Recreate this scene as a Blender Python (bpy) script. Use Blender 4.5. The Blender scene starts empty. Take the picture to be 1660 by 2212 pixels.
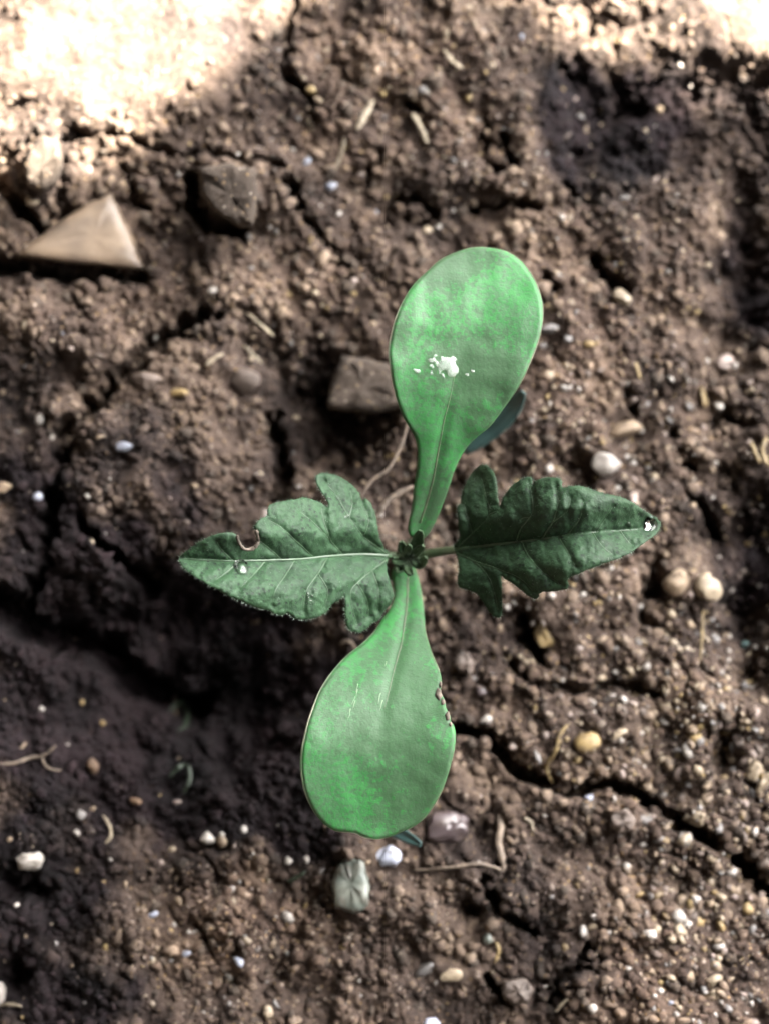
import bpy, bmesh, math, random
import numpy as np
from mathutils import Vector, Matrix, geometry

random.seed(7)
rng = np.random.default_rng(11)
scene = bpy.context.scene
C = scene.collection

# ------------------------------------------------------------------ camera
CAM = Vector((0.0, -0.045, 0.400))
AIM = Vector((0.0, 0.0, 0.020))
LENS, SENS = 81.0, 36.0
cd = bpy.data.cameras.new('camera')
cam = bpy.data.objects.new('camera', cd)
C.objects.link(cam)
cam.location = CAM
cam.rotation_euler = (AIM - CAM).to_track_quat('-Z', 'Y').to_euler()
cd.sensor_fit = 'VERTICAL'
cd.sensor_height = SENS
cd.lens = LENS
cd.clip_start, cd.clip_end = 0.01, 200.0
cd.dof.use_dof = True
cd.dof.focus_distance = 0.369
cd.dof.aperture_fstop = 7.8
cd.dof.aperture_blades = 0
scene.camera = cam
scene.render.resolution_x, scene.render.resolution_y = 768, 1024

# ------------------------------------------------------------------ sky, sun, exposure
AZ = Vector((0.80, 0.60, 0.0)).normalized()          # towards the sun, on the ground
ELEV = math.radians(42)
SUN = (AZ * math.cos(ELEV) + Vector((0, 0, math.sin(ELEV)))).normalized()
world = bpy.data.worlds.new('World')
scene.world = world
world.use_nodes = True
wn, wl = world.node_tree.nodes, world.node_tree.links
sky = wn.new('ShaderNodeTexSky')
sky.sky_type = 'NISHITA'
sky.sun_disc = False
sky.sun_elevation = ELEV
sky.sun_rotation = math.atan2(AZ.x, AZ.y)
sky.air_density, sky.dust_density, sky.ozone_density = 1.0, 4.0, 1.0
hs = wn.new('ShaderNodeHueSaturation')
hs.inputs['Saturation'].default_value = 0.22
bg = wn['Background']
bg.inputs['Strength'].default_value = 0.05
wl.new(sky.outputs['Color'], hs.inputs['Color'])
wl.new(hs.outputs['Color'], bg.inputs['Color'])
sd = bpy.data.lights.new('sun', 'SUN')
sd.energy, sd.angle, sd.color = 4.2, math.radians(0.45), (1.0, 0.93, 0.80)
sun = bpy.data.objects.new('sun', sd)
C.objects.link(sun)
sun.rotation_euler = SUN.to_track_quat('Z', 'Y').to_euler()
sun.location = SUN * 3
vs = scene.view_settings
vs.view_transform, vs.look, vs.gamma, vs.use_curve_mapping = 'Standard', 'None', 1.0, False
vs.exposure = 5.1

# ------------------------------------------------------------------ pixel rays (reference frame 1660 x 2212)
FW, FH = 1660.0, 2212.0
R = cam.rotation_euler.to_matrix()
RX, RY, RZ = R @ Vector((1, 0, 0)), R @ Vector((0, 1, 0)), R @ Vector((0, 0, 1))
KP = (SENS / LENS) / FH


def P(dx, dy, z):
    d = RX * ((dx - FW / 2) * KP) - RY * ((dy - FH / 2) * KP) - RZ
    t = (z - CAM.z) / d.z
    return CAM + d * t


def Pn(dx, dy, z):
    """The same for numpy arrays."""
    a, b = (dx - FW / 2) * KP, -(dy - FH / 2) * KP
    d = [RX[i] * a + RY[i] * b - RZ[i] for i in range(3)]
    t = (z - CAM.z) / d[2]
    return np.stack([CAM[i] + d[i] * t for i in range(3)], axis=-1)


def project(x, y, z):
    v = [x - CAM.x, y - CAM.y, z - CAM.z]
    dep = -(v[0] * RZ.x + v[1] * RZ.y + v[2] * RZ.z)
    a = (v[0] * RX.x + v[1] * RX.y + v[2] * RX.z) / dep
    b = (v[0] * RY.x + v[1] * RY.y + v[2] * RY.z) / dep
    return FW / 2 + a / KP, FH / 2 - b / KP


PX = 0.17 / FH          # metres per reference pixel near the ground

# ------------------------------------------------------------------ numpy noise
_perm = rng.permutation(512)
_ang = rng.random(512) * 2 * np.pi


def perlin(x, y, seed=0):
    xi, yi = np.floor(x).astype(int), np.floor(y).astype(int)
    xf, yf = x - xi, y - yi
    u, v = xf * xf * xf * (xf * (xf * 6 - 15) + 10), yf * yf * yf * (yf * (yf * 6 - 15) + 10)

    def g(ix, iy, fx, fy):
        h = _perm[(_perm[(ix + seed * 37) & 511] + iy) & 511]
        a = _ang[h]
        return np.cos(a) * fx + np.sin(a) * fy
    n0 = g(xi, yi, xf, yf) * (1 - u) + g(xi + 1, yi, xf - 1, yf) * u
    n1 = g(xi, yi + 1, xf, yf - 1) * (1 - u) + g(xi + 1, yi + 1, xf - 1, yf - 1) * u
    return (n0 * (1 - v) + n1 * v) * 1.5


def fbm(x, y, octs=4, seed=0, gain=0.5):
    s, a, f = 0, 1.0, 1.0
    for k in range(octs):
        s = s + a * perlin(x * f, y * f, seed + k)
        a *= gain
        f *= 2.03
    return s


def worley(x, y, seed=0):
    """F1 and F2 distances."""
    xi, yi = np.floor(x).astype(int), np.floor(y).astype(int)
    f1 = np.full(x.shape, 9.0)
    f2 = np.full(x.shape, 9.0)
    for i in (-1, 0, 1):
        for j in (-1, 0, 1):
            h = _perm[(_perm[(xi + i + seed * 53) & 511] + yi + j) & 511]
            px = xi + i + (h % 97) / 97.0
            py = yi + j + ((h * 7 + 13) % 89) / 89.0
            d = np.sqrt((px - x) ** 2 + (py - y) ** 2)
            m = d < f1
            f2 = np.where(m, f1, np.minimum(f2, d))
            f1 = np.where(m, d, f1)
    return f1, f2


def sstep(a, b, x):
    t = np.clip((x - a) / (b - a), 0, 1)
    return t * t * (3 - 2 * t)


def polydist(px, py, pts):
    d = np.full(np.shape(px), 1e9)
    for (ax, ay), (bx, by) in zip(pts[:-1], pts[1:]):
        vx, vy = bx - ax, by - ay
        L = vx * vx + vy * vy + 1e-9
        t = np.clip(((px - ax) * vx + (py - ay) * vy) / L, 0, 1)
        d = np.minimum(d, np.hypot(px - ax - t * vx, py - ay - t * vy))
    return d


def catmull(pts, n=6, closed=False):
    pts = [np.array(p, float) for p in pts]
    out, N = [], len(pts)
    rngk = range(N) if closed else range(N - 1)
    for k in rngk:
        if closed:
            p0, p1, p2, p3 = (pts[(k + j - 1) % N] for j in range(4))
        else:
            p0, p1, p2, p3 = (pts[min(max(k + j - 1, 0), N - 1)] for j in range(4))
        for i in range(n):
            t = i / n
            out.append(0.5 * ((2 * p1) + (-p0 + p2) * t + (2 * p0 - 5 * p1 + 4 * p2 - p3) * t * t + (-p0 + 3 * p1 - 3 * p2 + p3) * t ** 3))
    if not closed:
        out.append(pts[-1])
    return [tuple(p) for p in out]


# ------------------------------------------------------------------ object helpers
def obj(name, verts, faces, mat, parent=None, smooth=True):
    me = bpy.data.meshes.new(name)
    me.from_pydata([tuple(v) for v in verts], [], [tuple(f) for f in faces])
    me.materials.append(mat)
    if smooth:
        me.shade_smooth()
    o = bpy.data.objects.new(name, me)
    C.objects.link(o)
    if parent is not None:
        o.parent = parent
        o.matrix_parent_inverse = parent.matrix_world.inverted()
    return o


def empty(name, loc):
    o = bpy.data.objects.new(name, None)
    C.objects.link(o)
    o.location = loc
    o.empty_display_size = 0.005
    o.matrix_world = Matrix.Translation(loc)
    return o


def tag(o, label=None, cat=None, group=None, kind=None):
    for k, v in (('label', label), ('category', cat), ('group', group), ('kind', kind)):
        if v:
            o[k] = v
    return o


def tube(pts, rad, seg=8, flat=1.0):
    """Swept tube through world points; rad is a number or a list."""
    pts = [Vector(p) for p in pts]
    n = len(pts)
    rads = [rad] * n if isinstance(rad, (int, float)) else rad
    V, F = [], []
    for i, p in enumerate(pts):
        t = (pts[min(i + 1, n - 1)] - pts[max(i - 1, 0)]).normalized()
        side = t.cross(Vector((0, 0, 1)))
        side = side.normalized() if side.length > 1e-6 else Vector((1, 0, 0))
        up = side.cross(t).normalized()
        for k in range(seg):
            a = 2 * math.pi * k / seg
            V.append(p + side * (math.cos(a) * rads[i]) + up * (math.sin(a) * rads[i] * flat))
    for i in range(n - 1):
        for k in range(seg):
            a, b = i * seg + k, i * seg + (k + 1) % seg
            F.append((a, b, b + seg, a + seg))
    F.append(tuple(range(seg))[::-1])
    F.append(tuple(range((n - 1) * seg, n * seg)))
    return V, F


# ------------------------------------------------------------------ materials
def new_mat(name):
    m = bpy.data.materials.new(name)
    m.use_nodes = True
    nt = m.node_tree
    return m, nt.nodes, nt.links, nt.nodes['Principled BSDF']


def ramp(nodes, stops):
    r = nodes.new('ShaderNodeValToRGB')
    while len(r.color_ramp.elements) < len(stops):
        r.color_ramp.elements.new(0.5)
    for e, (p, c) in zip(r.color_ramp.elements, stops):
        e.position, e.color = p, (*c, 1)
    return r


def noise_tex(nodes, links, scale, detail=4, rough=0.55, coord=None):
    n = nodes.new('ShaderNodeTexNoise')
    n.inputs['Scale'].default_value = scale
    n.inputs['Detail'].default_value = detail
    n.inputs['Roughness'].default_value = rough
    if coord is not None:
        links.new(coord, n.inputs['Vector'])
    return n


def soil_mat(name, dark, mid, light, bump=0.0006):
    m, n, l, p = new_mat(name)
    tc = n.new('ShaderNodeTexCoord').outputs['Object']
    big = noise_tex(n, l, 60, 3, 0.6, tc)
    fine = noise_tex(n, l, 900, 5, 0.7, tc)
    mx = n.new('ShaderNodeMath')
    mx.operation = 'MULTIPLY_ADD'
    mx.inputs[1].default_value = 0.7
    sc_ = n.new('ShaderNodeMath')
    sc_.operation = 'MULTIPLY'
    sc_.inputs[1].default_value = 0.9
    l.new(big.outputs['Fac'], sc_.inputs[0])
    l.new(fine.outputs['Fac'], mx.inputs[0])
    l.new(sc_.outputs[0], mx.inputs[2])
    r = ramp(n, [(0.58, dark), (0.79, mid), (1.0, light)])
    l.new(mx.outputs[0], r.inputs['Fac'])
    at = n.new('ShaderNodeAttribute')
    at.attribute_name = 'shade_damp'
    wr = ramp(n, [(0.0, (1.55, 1.50, 1.45)), (0.5, (1, 1, 1)), (1.0, (0.11, 0.088, 0.135))])  # dark end paints shade as well as moist earth
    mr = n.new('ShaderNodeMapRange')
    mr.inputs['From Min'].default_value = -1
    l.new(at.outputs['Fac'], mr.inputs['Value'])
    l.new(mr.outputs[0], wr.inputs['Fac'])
    vo = n.new('ShaderNodeTexVoronoi')
    vo.inputs['Scale'].default_value = 1500
    l.new(tc, vo.inputs['Vector'])
    sx = n.new('ShaderNodeSeparateColor')
    l.new(vo.outputs['Color'], sx.inputs['Color'])
    pick = n.new('ShaderNodeMath')
    pick.operation = 'GREATER_THAN'
    pick.inputs[1].default_value = 0.86
    l.new(sx.outputs['Red'], pick.inputs[0])
    core = ramp(n, [(0.30, (0.8, 0.8, 0.8)), (0.48, (0, 0, 0))])
    l.new(vo.outputs['Distance'], core.inputs['Fac'])
    both = n.new('ShaderNodeMath')
    both.operation = 'MULTIPLY'
    l.new(pick.outputs[0], both.inputs[0])
    l.new(core.outputs['Color'], both.inputs[1])
    hue = ramp(n, [(0.0, (0.20, 0.13, 0.06)), (0.5, (0.15, 0.115, 0.085)), (1.0, (0.24, 0.20, 0.17))])
    l.new(sx.outputs['Green'], hue.inputs['Fac'])
    spk = n.new('ShaderNodeMix')
    spk.data_type = 'RGBA'
    l.new(both.outputs[0], spk.inputs['Factor'])
    l.new(r.outputs['Color'], spk.inputs['A'])
    l.new(hue.outputs['Color'], spk.inputs['B'])
    mu = n.new('ShaderNodeMix')
    mu.data_type, mu.blend_type = 'RGBA', 'MULTIPLY'
    mu.inputs['Factor'].default_value = 1.0
    l.new(spk.outputs['Result'], mu.inputs['A'])
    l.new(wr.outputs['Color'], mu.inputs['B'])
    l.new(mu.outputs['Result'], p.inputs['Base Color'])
    p.inputs['Roughness'].default_value = 0.95
    p.inputs['Specular IOR Level'].default_value = 0.2
    b = n.new('ShaderNodeBump')
    b.inputs['Distance'].default_value = bump
    b.inputs['Strength'].default_value = 0.8
    l.new(fine.outputs['Fac'], b.inputs['Height'])
    l.new(b.outputs['Normal'], p.inputs['Normal'])
    return m


def stone_mat(name, c1, c2, rough=0.6, scale=500, vary=0.3):
    m, n, l, p = new_mat(name)
    tc = n.new('ShaderNodeTexCoord').outputs['Object']
    nz = noise_tex(n, l, scale, 4, 0.6, tc)
    r = ramp(n, [(0.35, c1), (0.65, c2)])
    l.new(nz.outputs['Fac'], r.inputs['Fac'])
    oi = n.new('ShaderNodeObjectInfo')
    mr = n.new('ShaderNodeMapRange')
    mr.inputs['To Min'].default_value = 1 - vary
    mr.inputs['To Max'].default_value = 1 + vary
    l.new(oi.outputs['Random'], mr.inputs['Value'])
    h = n.new('ShaderNodeHueSaturation')
    l.new(mr.outputs[0], h.inputs['Value'])
    l.new(r.outputs['Color'], h.inputs['Color'])
    l.new(h.outputs['Color'], p.inputs['Base Color'])
    if vary > 0.2:                     # soil sticking to stones and litter
        gt = n.new('ShaderNodeTexCoord').outputs['Generated']
        dn = noise_tex(n, l, 3.2, 5, 0.65, gt)
        dr_ = ramp(n, [(0.50, (0, 0, 0)), (0.66, (0.8, 0.8, 0.8))])
        l.new(dn.outputs['Fac'], dr_.inputs['Fac'])
        dm = n.new('ShaderNodeMix')
        dm.data_type = 'RGBA'
        l.new(dr_.outputs['Color'], dm.inputs['Factor'])
        l.new(h.outputs['Color'], dm.inputs['A'])
        dm.inputs['B'].default_value = (0.050, 0.036, 0.028, 1)
        l.new(dm.outputs['Result'], p.inputs['Base Color'])
    p.inputs['Roughness'].default_value = rough
    return m


M = {}
M['soil'] = soil_mat('soil', (0.012, 0.0085, 0.0075), (0.041, 0.0285, 0.0225), (0.094, 0.067, 0.050))
M['clod'] = soil_mat('clod_soil', (0.022, 0.017, 0.014), (0.044, 0.034, 0.027), (0.075, 0.058, 0.046))
M['crumb'] = soil_mat('crumb_soil', (0.013, 0.009, 0.0078), (0.050, 0.034, 0.026), (0.110, 0.079, 0.057))
M['crumb_pale'] = soil_mat('crumb_pale', (0.045, 0.033, 0.026), (0.10, 0.073, 0.055), (0.20, 0.15, 0.11))
M['white'] = stone_mat('quartz_white', (0.1736, 0.1550, 0.1395), (0.3348, 0.3038, 0.2728), 0.4)
M['cream'] = stone_mat('stone_cream', (0.1550, 0.1178, 0.0775), (0.2790, 0.2232, 0.1550), 0.5)
M['tan'] = stone_mat('stone_tan', (0.0992, 0.0682, 0.0434), (0.2046, 0.1488, 0.0961), 0.65)
M['ochre'] = stone_mat('stone_ochre', (0.1178, 0.0744, 0.0279), (0.2356, 0.1674, 0.0682), 0.6)
M['grey'] = stone_mat('stone_grey', (0.0806, 0.0744, 0.0713), (0.1612, 0.1488, 0.1426), 0.6)
M['blue'] = stone_mat('stone_bluish', (0.1664, 0.1792, 0.2240), (0.2816, 0.2944, 0.3456), 0.4)
M['pink'] = stone_mat('stone_pinkish', (0.1488, 0.1116, 0.0961), (0.2480, 0.1922, 0.1674), 0.5)
M['rust'] = stone_mat('stone_rust', (0.0700, 0.0385, 0.0210), (0.1400, 0.0805, 0.0420), 0.7)
M['brown'] = stone_mat('stone_brown', (0.0450, 0.0323, 0.0255), (0.0900, 0.0638, 0.0495), 0.7)
M['greenish'] = stone_mat('stone_greenish', (0.0425, 0.0520, 0.0444), (0.1134, 0.1181, 0.0992), 0.4, 250)
M['mauve'] = stone_mat('stone_mauve', (0.0330, 0.0270, 0.0300), (0.0960, 0.0690, 0.0690), 0.4, 160)
M['stone_tri'] = stone_mat('stone_triangular', (0.042, 0.030, 0.023), (0.165, 0.118, 0.078), 0.55, 90, 0.0)
M['straw'] = stone_mat('dry_straw', (0.1364, 0.1054, 0.0682), (0.2604, 0.2170, 0.1550), 0.6, 900)
M['root'] = stone_mat('dry_root', (0.0600, 0.0435, 0.0315), (0.1425, 0.1050, 0.0750), 0.7, 900, 0.15)
M['yellow_straw'] = stone_mat('yellow_straw', (0.1200, 0.0825, 0.0338), (0.2400, 0.1725, 0.0750), 0.6, 900)
M['dark_wood'] = stone_mat('blocker_dark_wood', (0.018, 0.015, 0.012), (0.035, 0.030, 0.025), 0.9, 30)
M['wood'] = stone_mat('shade_board_wood', (0.10, 0.08, 0.06), (0.22, 0.18, 0.14), 0.9, 40)


def leaf_mat(name, base, dark, pale, spot_scale, spot_amt, rough, patch=60, bump=0.00012, spec=0.35):
    m, n, l, p = new_mat(name)
    tc = n.new('ShaderNodeTexCoord').outputs['Object']
    a = noise_tex(n, l, patch, 4, 0.6, tc)
    r = ramp(n, [(0.36, dark), (0.5, base), (0.68, pale)])
    f = noise_tex(n, l, spot_scale, 3, 0.7, tc)
    mixv = n.new('ShaderNodeMath')
    mixv.operation = 'MULTIPLY_ADD'
    mixv.inputs[1].default_value = spot_amt
    off = n.new('ShaderNodeMath')
    off.operation = 'ADD'
    off.inputs[1].default_value = -0.5 * spot_amt
    l.new(a.outputs['Fac'], off.inputs[0])
    l.new(f.outputs['Fac'], mixv.inputs[0])
    l.new(off.outputs[0], mixv.inputs[2])
    l.new(mixv.outputs[0], r.inputs['Fac'])
    l.new(r.outputs['Color'], p.inputs['Base Color'])
    p.inputs['Roughness'].default_value = rough
    p.inputs['Specular IOR Level'].default_value = spec
    b = n.new('ShaderNodeBump')
    b.inputs['Distance'].default_value = bump
    b.inputs['Strength'].default_value = 0.7
    l.new(f.outputs['Fac'], b.inputs['Height'])
    l.new(b.outputs['Normal'], p.inputs['Normal'])
    return m, n, l, p, r


M['cotyledon'], *_ = leaf_mat('cotyledon_green', (0.028, 0.114, 0.036), (0.040, 0.094, 0.043), (0.025, 0.132, 0.032), 1500, 1.5, 0.5, 70, 0.0001, 0.28)
def mottle(n, l, p, r, scale, lo, hi, colour, fine=700):
    """Irregular olive bruises and a painted pale sheen, each with a broken, grainy border."""
    tc = n.new('ShaderNodeTexCoord').outputs['Object']
    a, b = noise_tex(n, l, scale, 2, 0.5, tc), noise_tex(n, l, fine, 4, 0.75, tc)
    ad = n.new('ShaderNodeMath')
    ad.operation = 'MULTIPLY_ADD'
    ad.inputs[1].default_value = 0.9
    l.new(b.outputs['Fac'], ad.inputs[0])
    l.new(a.outputs['Fac'], ad.inputs[2])
    k = ramp(n, [(lo, (0, 0, 0)), (hi, (0.85, 0.85, 0.85))])
    l.new(ad.outputs[0], k.inputs['Fac'])
    mx = n.new('ShaderNodeMix')
    mx.data_type = 'RGBA'
    l.new(k.outputs['Color'], mx.inputs['Factor'])
    l.new(r.outputs['Color'], mx.inputs['A'])
    mx.inputs['B'].default_value = (*colour, 1)
    l.new(mx.outputs['Result'], p.inputs['Base Color'])


mottle(*_[:4], 55, 0.94, 1.18, (0.034, 0.070, 0.034), 1000)
_ = list(_)
_mx = [q for q in _[0] if q.bl_idname == 'ShaderNodeMix'][-1]


class _Out:          # lets the second layer read the first one's colour
    outputs = {'Color': _mx.outputs['Result']}


mottle(_[0], _[1], _[2], _Out, 48, 1.0, 1.28, (0.056, 0.140, 0.060), 1500)  # pale layer paints a silvery sheen into the leaf colour


def true_leaf_mat(name, k):
    c = lambda *v: tuple(q * k for q in v)
    m, n, l, p, r = leaf_mat(name, c(0.046, 0.104, 0.050), c(0.036, 0.078, 0.040), c(0.054, 0.122, 0.058), 900, 1.6, 0.6, 140, 0.0003, 0.18)
    # dark stipple spots
    tc = n.new('ShaderNodeTexCoord').outputs['Object']
    v = n.new('ShaderNodeTexVoronoi')
    v.inputs['Scale'].default_value = 1150
    l.new(tc, v.inputs['Vector'])
    sr = ramp(n, [(0.20, (1, 1, 1)), (0.36, (0, 0, 0))])
    l.new(v.outputs['Distance'], sr.inputs['Fac'])
    big = noise_tex(n, l, 160, 2, 0.5, tc)
    br = ramp(n, [(0.36, (0.15, 0.15, 0.15)), (0.6, (0.85, 0.85, 0.85))])
    l.new(big.outputs['Fac'], br.inputs['Fac'])
    mm = n.new('ShaderNodeMath')
    mm.operation = 'MULTIPLY'
    l.new(sr.outputs['Color'], mm.inputs[0])
    l.new(br.outputs['Color'], mm.inputs[1])
    mix = n.new('ShaderNodeMix')
    mix.data_type = 'RGBA'
    l.new(mm.outputs[0], mix.inputs['Factor'])
    l.new(r.outputs['Color'], mix.inputs['A'])
    mix.inputs['B'].default_value = (0.009, 0.013, 0.010, 1)
    l.new(mix.outputs['Result'], p.inputs['Base Color'])
    return m


M['true_leaf'] = true_leaf_mat('true_leaf_green', 0.47)
M['true_leaf_shaded'] = true_leaf_mat('true_leaf_shaded_green', 0.36)  # copy of the left leaf's green with shade painted in
M['vein'] = stone_mat('leaf_vein', (0.0245, 0.0504, 0.0245), (0.0374, 0.0706, 0.0346), 0.4, 700, 0.0)
M['vein_shaded'] = stone_mat('shaded_leaf_vein', (0.0187, 0.0418, 0.0187), (0.0302, 0.0590, 0.0274), 0.45, 700, 0.0)  # veins of the copy with painted shade
M['cotyledon_midrib'] = stone_mat('cotyledon_midrib', (0.042, 0.058, 0.032), (0.090, 0.088, 0.058), 0.45, 600, 0.0)
M['pale_streak'] = stone_mat('seed_leaf_streak', (0.05, 0.12, 0.05), (0.11, 0.17, 0.09), 0.35, 900, 0.0)
M['rim'] = stone_mat('cotyledon_rim', (0.0300, 0.0713, 0.0300), (0.1500, 0.1350, 0.0938), 0.45, 160, 0.0)
M['stem'] = stone_mat('stem_green', (0.022, 0.042, 0.016), (0.042, 0.055, 0.027), 0.5, 300, 0.0)
M['bud'] = stone_mat('bud_green', (0.0213, 0.0475, 0.0200), (0.0475, 0.0850, 0.0387), 0.6, 900, 0.0)
M['hair'] = stone_mat('leaf_hair', (0.0640, 0.0960, 0.0640), (0.1440, 0.1760, 0.1440), 0.4, 300, 0.0)
M['scar'] = stone_mat('dry_leaf_scar', (0.0294, 0.0221, 0.0147), (0.1176, 0.0931, 0.0735), 0.8, 900, 0.0)
M['sprout'] = stone_mat('dim_sprout', (0.0110, 0.0200, 0.0100), (0.0225, 0.0325, 0.0180), 0.5, 300, 0.0)
M['teal'] = stone_mat('teal_leaf', (0.0140, 0.0385, 0.0364), (0.0252, 0.0595, 0.0560), 0.5, 300, 0.0)
m_, n_, l_, p_ = new_mat('water')
n_.remove(p_)
fr = n_.new('ShaderNodeFresnel')
fr.inputs['IOR'].default_value = 1.36
tb, gb, ms = n_.new('ShaderNodeBsdfTransparent'), n_.new('ShaderNodeBsdfGlossy'), n_.new('ShaderNodeMixShader')
gb.inputs['Roughness'].default_value = 0.08
l_.new(fr.outputs[0], ms.inputs[0])
l_.new(tb.outputs[0], ms.inputs[1])
l_.new(gb.outputs[0], ms.inputs[2])
l_.new(ms.outputs[0], n_['Material Output'].inputs['Surface'])
M['water'] = m_
fr.inputs['IOR'].default_value = 1.5
gb.inputs['Roughness'].default_value = 0.04
m_, n_, l_, p_ = new_mat('white_glint_water')
p_.inputs['Base Color'].default_value = (0.55, 0.60, 0.55, 1)  # white body colour paints the glare on the wet spots
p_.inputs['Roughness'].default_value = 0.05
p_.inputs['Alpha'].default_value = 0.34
M['white_glint_water'] = m_

# ------------------------------------------------------------------ ground height
CRACKS = [  # points in reference pixels, half width, depth in metres
    ([(645, 0), (628, 60), (621, 120), (617, 172), (640, 185), (668, 212), (692, 247)], 8, .006),
    ([(135, 310), (170, 295), (200, 305), (270, 305), (340, 330), (400, 345), (460, 343), (525, 350), (600, 357)], 7, .005),
    ([(418, 385), (415, 435), (450, 475), (520, 497)], 20, .009),
    ([(628, 395), (640, 450)], 12, .007),
    ([(285, 385), (290, 435), (320, 460)], 8, .005),
    ([(-30, 395), (15, 410), (50, 455), (90, 490)], 16, .008),
    ([(-20, 570), (40, 578), (170, 592), (310, 602)], 15, .007),
    ([(670, 480), (725, 540), (755, 600)], 9, .004),
    ([(450, 684), (370, 719), (320, 744), (280, 809), (235, 844), (190, 894), (145, 944), (140, 1009), (120, 1074), (105, 1159), (95, 1229), (60, 1300)], 18, .009),
    ([(185, 1124), (215, 1169), (250, 1204), (330, 1260)], 13, .008),
    ([(590, 900), (605, 960), (612, 1009), (600, 1070)], 18, .008),
    ([(-30, 1290), (40, 1337), (75, 1357), (165, 1382), (250, 1430), (300, 1480), (420, 1520)], 34, .010),
    ([(960, 1572), (1020, 1577), (1057, 1588), (1080, 1629), (1112, 1661), (1162, 1688), (1225, 1711), (1307, 1693), (1343, 1702), (1379, 1711), (1430, 1755), (1505, 1800), (1545, 1818)], 14, .009),
    ([(1605, 1855), (1655, 1915), (1690, 1950)], 20, .010),
    ([(1045, 1901), (1080, 1966), (1115, 1991), (1150, 2016)], 11, .006),
    ([(1020, 447), (1085, 440), (1150, 445)], 9, .006),
    ([(1050, 265), (1040, 330), (1075, 370)], 9, .006),
    ([(1085, 280), (1105, 350)], 8, .005),
    ([(880, 222), (905, 232)], 8, .004),
    ([(1220, 400), (1235, 425), (1255, 435)], 9, .005),
    ([(1210, 120), (1232, 160)], 8, .005),
    ([(1290, 560), (1300, 600), (1340, 625)], 12, .006),
    ([(1460, 930), (1475, 985), (1500, 1010)], 9, .005),
    ([(1352, 850), (1370, 890)], 6, .004),
    ([(1495, 1075), (1530, 1110), (1560, 1150)], 10, .005),
    ([(820, 330), (790, 380)], 10, .005),
    ([(840, 470), (850, 430), (900, 420), (930, 450), (920, 480)], 9, .006),
    ([(1100, 1430), (1150, 1480), (1250, 1490), (1340, 1480), (1420, 1500)], 10, .004),
    ([(1130, 1330), (1160, 1400), (1180, 1430)], 12, .006),
    ([(1170, 600), (1195, 640)], 9, .005),
    ([(1270, 2040), (1250, 2080), (1220, 2110), (1190, 2170)], 12, .005),
    ([(1050, 2110), (1075, 2150), (1110, 2175)], 9, .005),
]
HOLES = [  # cx, cy, rx, ry, depth
    (690, 870, 110, 140, .014), (1280, 250, 90, 140, .007), (1620, 560, 70, 110, .009), (1580, 900, 40, 30, .006),
    (1600, 1130, 80, 110, .008), (1412, 1270, 24, 70, .009), (1610, 1325, 60, 70, .010), (1630, 1450, 40, 40, .007), (1570, 1620, 24, 50, .007),
    (50, 1918, 70, 36, .009), (20, 2130, 40, 50, .007), (420, 1480, 260, 150, .017), (250, 1330, 150, 60, .007), (480, 1280, 180, 60, .005),
    (530, 1620, 110, 130, .005), (1250, 1030, 30, 40, .005), (1320, 1000, 60, 40, .002), (300, 720, 30, 30, .003), (1135, 1370, 22, 30, .005),
    (1010, 1960, 40, 30, .004), (120, 440, 40, 40, .005), (450, 330, 30, 15, .002), (1060, 320, 45, 50, .004), (880, 1400, 120, 100, .003),
    (1060, 1330, 60, 60, .004), (960, 1130, 90, 90, .003), (1570, 720, 60, 60, .005), (560, 750, 60, 50, .004), (1040, 1790, 60, 40, .003),
]
MOUNDS = [
    (300, 150, 330, 170, .006), (85, 370, 46, 52, .004), (490, 420, 55, 58, .005), (350, 1060, 190, 170, .003), (1180, 820, 200, 220, .003),
    (1480, 2100, 240, 160, .004), (1300, 1560, 100, 80, .002), (1140, 1930, 70, 60, .003), (480, 1990, 170, 110, .003),
    (1600, 80, 140, 80, .005), (900, 130, 180, 100, .002), (150, 700, 160, 100, .003), (560, 420, 60, 60, .003), (320, 420, 34, 34, .003),
    (1360, 570, 45, 45, .004), (1500, 1500, 120, 80, .002), (1150, 1600, 60, 50, .002), (210, 1250, 60, 60, .004),
]


def crusted(dx, dy):
    """Where a smooth dry crust covers the crumbs."""
    return np.clip(np.exp(-(((dx - 250) / 400) ** 4 + ((dy - 80) / 230) ** 4)) + np.exp(-(((dx - 1640) / 260) ** 4 + ((dy - 20) / 150) ** 4)), 0, 1)


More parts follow.
